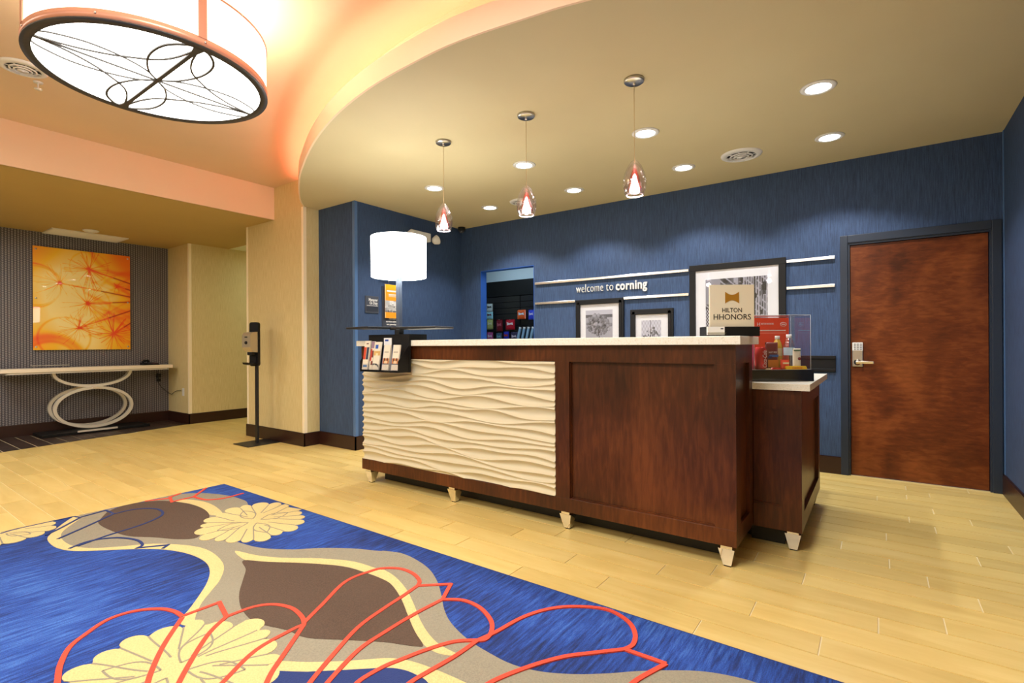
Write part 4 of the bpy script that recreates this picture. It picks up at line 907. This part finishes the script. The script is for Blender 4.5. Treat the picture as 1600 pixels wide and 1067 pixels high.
# emergency light
t = thing('emergency_light', 'white twin-head emergency light on the navy side wall behind the lamp shade', 'emergency light', (-4.75, 4.58, 2.56))
obj('housing', MB().box((0, -.16, -.055), (.075, .16, .055), bev=.008), m_white, t)
for y in (-.20, .235):
    h_ = MB().lathe([(.018, -.05), (.045, -.03), (.062, .02), (.062, .03), (0, .03)], seg=24)
    hd = obj('lamp_head', h_, m_white, t, (.085, y, -.02)); hd.rotation_euler = (RAD(-60), RAD(35), 0)
    obj('lens', MB().lathe([(0, .0305), (.054, .0305), (.05, .036), (0, .040)], seg=24), flat(120, 140, 210, .15), hd)
# signs on the side wall
def wsign(name, lab, y0, y1, z0, z1): return thing(name, lab, 'sign', (-4.75, (y0+y1)/2, (z0+z1)/2), pi/2)
t = wsign('wall_sign', 'dark grey wall sign reading Manager On Duty beside the lamp', 3.75, 3.93, 1.56, 1.735)
obj('sign_plate', MB().box((-.095, -.012, -.098), (.095, 0, .098), bev=.002), flat(70, 76, 88, .4), t); obj('white_rule', MB().box((-.075, -.0135, -.016), (.08, -.0121, -.011)), m_white, t); obj('name_slot', MB().box((-.085, -.0145, -.080), (.085, -.0121, -.025)), flat(48, 54, 66, .4), t)
text('Manager', .046, m_white, t, (.015, -.0125, .040), width=.13, bold=.001); text('On Duty', .046, m_white, t, (.02, -.0125, .002), width=.115, bold=.001)
t = wsign('notice_plate', 'tall dark notice plate with white text on the side wall behind the lamp pole', 3.99, 4.25, 1.33, 1.80)
obj('plate', MB().box((-.13, -.010, -.17), (.13, 0, .31), bev=.002), flat(62, 68, 82, .4), t)
for k, s in enumerate(('The hotel', 'service animals', 'are permitted')): text(s, .030, m_white, t, (.02, -.0105, -.080-k*.034), width=(.11, .19, .17)[k], bold=.0008)
t = thing('orange_poster', 'orange and black-and-white hanging poster on the side wall beside the lamp pole', 'poster', (-4.715, 4.115, 1.70), pi/2)
obj('hanging_bar', MB().tube([(-.16, 0, .255), (.13, 0, .255)], .005, 8).tube([(-.05, 0, .255), (-.045, 0, .195)], .002, 5).tube([(.07, 0, .255), (.075, 0, .195)], .002, 5).tube([(.13, 0, .255), (.13, .035, .255)], .005, 6).tube([(-.16, 0, .255), (-.16, .035, .255)], .005, 6), m_alu, t)
def post_fn(u, v):
    rs = np.random.RandomState(2); r = np.full_like(u, srgb(248, 150, 30)[0]); g = np.full_like(u, srgb(248, 160, 30)[1]); b_ = np.full_like(u, srgb(240, 160, 40)[2])
    g += .22*np.clip((v-.75)*4, 0, 1); m = (v > .17) & (v < .52); q = .45+.0*u
    for k in range(70):
        cx, cy, s, sv = rs.uniform(0, 1), rs.uniform(.17, .52), rs.uniform(.03, .14), rs.uniform(.01, .07); q = np.where((np.abs(u-cx) < s) & (np.abs(v-cy) < sv), rs.uniform(.02, .8), q)
    for A in (r, g, b_): A[m] = q[m]
    for z0, z1, a, c_ in ((.785, .825, .12, .86), (.70, .712, .25, .85), (.67, .682, .25, .85), (.64, .652, .25, .8)):
        k = (v > z0) & (v < z1) & (u > a) & (u < c_); 
        for A in (r, g, b_): A[k] = .85
    k = u < .06
    for A, c_ in ((r, .9), (g, .6), (b_, .3)): A[k & ~m] = c_
    return r, g, b_
obj('poster_sheet', MB().box((-.105, .001, -.20), (.12, .004, .20)), flat(250, 160, 40), t); picture('poster_print', .225, .40, 50, 90, post_fn, m_print, t, (.0075, .0005, 0))

# ------------------------------------------------------------------ shop seen through the hatch
t = thing('slatwall_display', 'black slatwall shelving in the small shop behind the hatch', 'shelving', (-4.6, 6.85, 0))
obj('header_panel', MB().box((-1.25, -.05, 1.98), (1.35, -.001, 2.235), bev=.002), m_black, t)
slm = MB().prism([(-.040, 0), (-.040, .088), (-.028, .096), (-.028, 0)], -1.25, 1.35, ax=0).mesh('slat', mat('black_laminate', (.016, .015, .018), .3))
for k in range(16): link('slat', slm, t, (0, 0, .42+k*.0975))
obj('backing', MB().box((-1.25, -.027, .3), (1.35, -.001, 1.98)), m_black, t); obj('upright', MB().box((-.12, -.052, .3), (-.105, -.040, 1.98)), m_black, t)
packs = [(-5.44, 1.80, .13, .13, (150, 140, 80), (60, 70, 90), 'olive snack packet hanging top left in the shop'),
 (-5.295, 1.80, .14, .14, (196, 204, 206), (60, 62, 64), 'silver and grey packet hanging at the top of the shop display'),
 (-5.44, 1.67, .13, .12, (120, 190, 200), (30, 40, 60), 'teal packet at the left edge of the shop display'),
 (-5.295, 1.67, .14, .13, (150, 200, 214), (100, 40, 60), 'pale blue packet hanging in the second row of the shop'),
 (-5.44, 1.52, .13, .14, (110, 50, 110), (180, 150, 170), 'purple packet at the left edge of the shop display'),
 (-5.290, 1.52, .14, .17, (186, 190, 120), (220, 220, 180), 'yellow-green packet hanging in the third row of the shop'),
 (-5.44, 1.31, .13, .16, (170, 90, 160), (220, 220, 230), 'mauve packet in the bottom row at the left of the shop'),
 (-5.29, 1.31, .14, .16, (184, 84, 150), (230, 200, 220), 'pink and white packet in the bottom row of the shop'),
 (-5.09, 1.495, .14, .20, (120, 22, 40), (190, 90, 110), 'dark red packet hanging alone in the middle of the shop'),
 (-4.87, 1.505, .20, .17, (190, 24, 50), (240, 230, 235), 'bright red and white bag hanging in the shop'),
 (-5.10, 1.30, .13, .15, (70, 96, 130), (120, 170, 190), 'blue-grey packet in the bottom row of the shop'),
 (-4.95, 1.32, .12, .15, (30, 50, 190), (180, 60, 40), 'royal blue packet in the bottom row of the shop'),
 (-4.79, 1.30, .15, .16, (50, 44, 80), (200, 190, 210), 'black and violet packet in the bottom row of the shop'),
 (-4.645, 1.66, .17, .15, (214, 90, 40), (210, 226, 240), 'orange and white bag hanging highest on the right of the shop'),
 (-4.455, 1.65, .12, .16, (50, 70, 210), (200, 200, 240), 'blue bag hanging at the right edge of the shop display')]
for x, z, w_, h_, c1_, c2_, lab in packs:
    p = thing('snack_packet', lab, 'snack packet', (x, 6.85-.10, z-h_/2), 0, 'snack packets on the shop display')
    o = obj('packet_bag', pouch(w_*.96, h_, .03), flat(*c1_, .3), p)
    obj('packet_print', MB().prism([(-w_*.28, h_*.42), (w_*.1, h_*.5), (w_*.32, h_*.44), (w_*.26, h_*.7), (0, h_*.62), (-w_*.3, h_*.74)], -.0165, -.012, ax=1), flat(*c2_, .3), p)
    obj('peg_hook', MB().tube([(0, .062, h_*.97), (0, -.02, h_*.97)], .0025, 5), m_satin, p)
for k in range(4):
    p = thing('toothpaste_tube', 'pale blue and white tube, %s of four leaning at the lower right of the shop' % ('leftmost', 'second', 'third', 'rightmost')[k], 'tube', (-4.70+k*.082, 6.85-.12, 1.27), 0, 'blue tubes in the shop'); p.rotation_euler = (0, RAD(14), 0)
    obj('tube_body', MB().box((-.021, -.015, 0), (.021, .015, .165), bev=.006), flat(150, 190, 225, .3), p); obj('tube_cap', MB().box((-.02, -.014, .166), (.02, .014, .19), bev=.004), flat(240, 244, 250, .3), p)

# ------------------------------------------------------------------ lounge: picture, console, things on it
t = thing('dandelion_picture', 'square-ish orange and yellow glossy dandelion print on the grey knit wall', 'picture', (-9.17, 2.345, 1.838), pi/2)
obj('acrylic_panel', MB().box((-.546, .0005, -.701), (.546, .008, .701)), flat(240, 150, 30, .2), t)
def dand(u, v):
    rs = np.random.RandomState(7)
    cr = np.array(srgb(254, 232, 150)); ye = np.array(srgb(253, 198, 30)); orr = np.array(srgb(250, 128, 16)); rd = np.array(srgb(244, 72, 14))
    x = u; y = v*1.283
    def blob(cx, cy, sx, sy): return np.exp(-((u-cx)/sx)**2-((v-cy)/sy)**2)
    t_ = .12+.5*blob(1.05, .5, .4, .9)+.55*blob(-.02, .95, .30, .28)+.35*blob(.85, 1.0, .45, .25)+.3*blob(.05, .05, .35, .2)-.5*blob(.38, .60, .33, .34)-.25*blob(.75, .62, .2, .2)-.2*blob(.55, .12, .3, .15)+.25*blob(-.05, .44, .2, .16)
    t_ += .05*np.sin(u*9+v*5)
    def line(x0, y0, x1, y1, w_, amp, curve=0.):
        dx, dy = x1-x0, y1-y0; L = np.hypot(dx, dy); s = ((x-x0)*dx+(y-y0)*dy)/L**2; d = ((x-x0)*dy-(y-y0)*dx)/L; d = d+curve*np.clip(s, 0, 1)*(1-np.clip(s, 0, 1))
        return amp*np.exp(-(d/w_)**2)*((s > 0) & (s < 1))
    K = 1.283
    dark = np.zeros_like(u)
    for cx, cy, R, st, a in ((.55, .82, .30, (1.02, .70), .5), (.25, .66, .27, (1.02, .56), .30), (.53, .47, .30, (1.02, .51), .45), (.44, .22, .27, (1.02, .42), .45), (.81, .17, .30, (1.02, .29), .55), (.85, .67, .10, (1.02, .63), .5)):
        for k in range(46 if R > .2 else 8):
            th = rs.uniform(0, 2*pi); r = R*rs.uniform(.5, 1); t_ += line(cx, cy*K, cx+r*cos(th), cy*K+r*sin(th), .0028, .55*a/.5*.9, rs.uniform(-.05, .05))
        t_ += line(cx, cy*K, st[0], st[1]*K, .010, .6); t_ += .5*np.exp(-(((x-cx)**2+(y-cy*K)**2)/.0007)); dark += line(cx+.0+(st[0]-cx)*.55, (cy+(st[1]-cy)*.55)*K, st[0], st[1]*K, .006, .7)
    for cx, cy, R, w_, a in ((0, .62*K, .27, .012, .35), (.02, .62*K, .24, .008, .2), (.53, .47*K, .24, .010, .18), (.30, .12*K, .26, .012, .3), (.16, -.12*K, .32, .05, .5), (.16, -.12*K, .26, .02, .3), (.55, .84*K, .20, .008, .15), (.95, 1.1*K, .4, .03, .25), (1.1, .45*K, .5, .02, .15)):
        d = np.hypot(x-cx, y-cy)-R; t_ += a*np.exp(-(d/w_)**2)
    for k in range(16): t_ += line(1.05, rs.uniform(.1, .9)*K, rs.uniform(.1, .7), rs.uniform(.1, .95)*K, rs.uniform(.012, .035), .16)
    t_ = np.clip(t_, 0, 1.25)
    def mixc(a, b_, f): return a[:, None]*(1-f)+b_[:, None]*f
    c = np.where(t_ < .35, mixc(cr, ye, t_/.35), np.where(t_ < .75, mixc(ye, orr, (t_-.35)/.4), mixc(orr, rd, np.clip((t_-.75)/.5, 0, 1))))
    dk = np.clip(dark, 0, .85); c = c*(1-dk)+np.array(srgb(96, 10, 10))[:, None]*dk
    return c[0], c[1], c[2]
picture('dandelion_print', 1.092, 1.402, 300, 380, dand, m_printgloss, t)
for sx in (-1, 1):
    for z in (-.66, 0, .66): obj('standoff_bolt', MB().lathe([(0, -.006), (.010, -.006), (.012, 0), (.008, .006), (.008, .03), (0, .03)], (sx*.515, 0, z), 14, axis='Y'), m_satin, t)
CX = -8.97
t = thing('console_table', 'pale console table on interlocking metal hoops against the grey knit wall', 'console table', (CX, 2.37, 0))
obj('tabletop', MB().box((-.17, -.955, .850), (.17, .950, .898), bev=.003), m_conswood, t)
obj('under_plate', MB().box((-.14, -.90, .828), (.168, .895, .838)).box((-.13, -.88, .838), (.15, .88, .850)), m_consmet, t)
def hoop(x, ry, rz, cz, a0, a1, th=.030, dp=.045):
    mb = MB(); N = 72; v = []
    for i in range(N+1):
        a = a0+(a1-a0)*i/N; c_, s_ = cos(a), sin(a)
        for (r_, xx) in ((0, -dp/2), (th, -dp/2), (th, dp/2), (0, dp/2)): v.append((x+xx, (ry-r_)*c_, cz+(rz-r_)*s_))
    f = []
    for i in range(N):
        for k in range(4): f.append((i*4+k, i*4+(k+1) % 4, i*4+4+(k+1) % 4, i*4+4+k))
    f += [(0, 1, 2, 3), (N*4+3, N*4+2, N*4+1, N*4)]
    return mb.add(v, f)
for x in (.12, -.13): obj('oval_hoop', hoop(x, .445, .285, .342, 0, 2*pi, .036, .05), m_consmet, t)
obj('arc_support', hoop(.05, .445, .21, .828, pi, 2*pi, .036, .09), m_consmet, t)
obj('hoop_joint', MB().box((-.10, -.03, .606), (.16, .03, .628)), m_consmet, t)
obj('floor_base', MB().box((-.20, -.58, 0), (.24, .62, .036), bev=.004), m_black, t)
obj('steel_strip', MB().box((.242, -.22, .028), (.262, .22, .05)), m_consmet, t)
for i, (y, w_, z, l) in enumerate(((1.78, .10, 0, 'small clear glass dish, leftmost on the console table'), (1.93, .16, 0, 'larger clear glass tray in the middle of the dishes on the console'), (2.06, .09, 0, 'small clear glass dish on the right of the console dishes'))):
    g = thing('glass_dish', l, 'dish', (CX+.05, y, .898)); m_gd = flat(190, 184, 172, .12) if i == 0 else m_gd
    obj('dish_body', MB().box((-.05, -w_/2, 0), (.05, w_/2, .008), bev=.002).box((-.05, -w_/2, .008), (-.044, w_/2, .032)).box((.044, -w_/2, .008), (.05, w_/2, .032)).box((-.044, -w_/2, .008), (.044, -w_/2+.006, .032)).box((-.044, w_/2-.006, .008), (.044, w_/2, .032)), m_acryl, g)
    obj('dish_rim', MB().box((.044, -w_/2, .032), (.052, w_/2, .038)).box((-.052, -w_/2, .032), (-.044, w_/2, .038)), m_gd, g)
g = thing('desk_phone', 'black telephone on the right end of the console table', 'telephone', (CX, 3.07, .898))
obj('phone_base', MB().prism([(-.08, 0), (.09, 0), (.09, .012), (-.08, .035)], -.10, .10, ax=1), m_black, g); obj('handset', MB().tube([(-.02, -.085, .04), (-.02, -.07, .062), (-.02, -.02, .068), (-.02, -.005, .045)], [.018, .02, .016, .02], 10), m_black, g)
obj('keypad', MB().box((.0, .02, .020), (.07, .09, .030)), flat(90, 60, 66), g)
g = thing('power_adapter', 'black cable and adapter hanging from the console to the wall outlet', 'cable', (-9.15, 3.25, .66))
obj('adapter_brick', MB().box((-.015, -.03, .03), (.03, .03, .09), bev=.005).box((-.01, -.02, -.03), (.02, .025, .015), bev=.004), m_black, g)
obj('cable', MB().tube([(0, 0, .20), (0, -.01, .09), (.0, 0, -.05), (.02, .03, -.12), (.08, .09, -.20), (.16, .125, -.235), (.24, .135, -.19), (.36, .14, -.165), (.44, .148, -.165)], .004, 6), m_black, g)
g = thing('wall_outlet', 'white power outlet on the beige wall beside the console table', 'outlet', (-8.66, 3.41, .475))
obj('cover_plate', MB().box((-.036, -.006, -.060), (.036, 0, .060), bev=.002), m_white, g); obj('socket', MB().box((-.017, -.008, .012), (.017, -.005, .04), bev=.001), m_white, g); obj('socket', MB().box((-.017, -.008, -.04), (.017, -.005, -.012), bev=.001), m_white, g)

# hand sanitiser stand
g = thing('sanitiser_stand', 'black floor stand with a silver hand sanitiser dispenser beside the beige column', 'dispenser stand', (-6.09, 3.20, 0))
obj('floor_plate', MB().box((-.175, -.20, 0), (.175, .19, .010), bev=.003), m_blackmet, g)
obj('pole', MB().box((-.024, -.012, .010), (.024, .012, 1.30), bev=.003), m_blackmet, g)
bp_ = []
for cx_, cz_, a0 in ((.035, .24, 0), (-.035, .24, pi/2), (-.035, -.225, pi), (.035, -.225, 1.5*pi)):
    for k in range(6): a = a0+k*pi/10; bp_.append((cx_+.032*cos(a), cz_+.032*sin(a)))
obj('back_plate', MB().prism([(x, z+1.19) for x, z in bp_], -.045, -.012, ax=1), m_black, g)
for o_ in g.children:
    if o_.name.startswith('back_plate'): o_.rotation_euler = (0, 0, RAD(17))
q = obj('dispenser_body', MB().prism([(-.046, 1.10), (-.112, 1.105), (-.158, 1.16), (-.158, 1.30), (-.130, 1.335), (-.046, 1.345)], -.062, .062, ax=0), m_silverpl, g)
obj('dispenser_button', MB().lathe([(0, -.166), (.017, -.166), (.02, -.158), (.02, -.155)], (0, 0, 1.215), 20, axis='Y'), m_black, q); obj('lock_mark', MB().box((-.02, -.161, 1.275), (.02, -.157, 1.287)), m_black, q)
obj('nozzle_housing', MB().box((-.04, -.11, 1.065), (.04, -.02, 1.108), bev=.01), m_black, g)
dt_ = obj('drip_tray', MB().prism([(-.012, 1.07), (-.055, 1.07), (-.058, .985), (-.10, .966), (-.165, .972), (-.172, .982), (-.16, .960), (-.10, .948), (-.03, .955), (-.012, .975)], -.045, .045, ax=0), m_black, g)
for o_ in list(g.children):
    if o_.name.split('.')[0] in ('dispenser_body', 'nozzle_housing', 'drip_tray'): o_.rotation_euler = (0, 0, RAD(17))
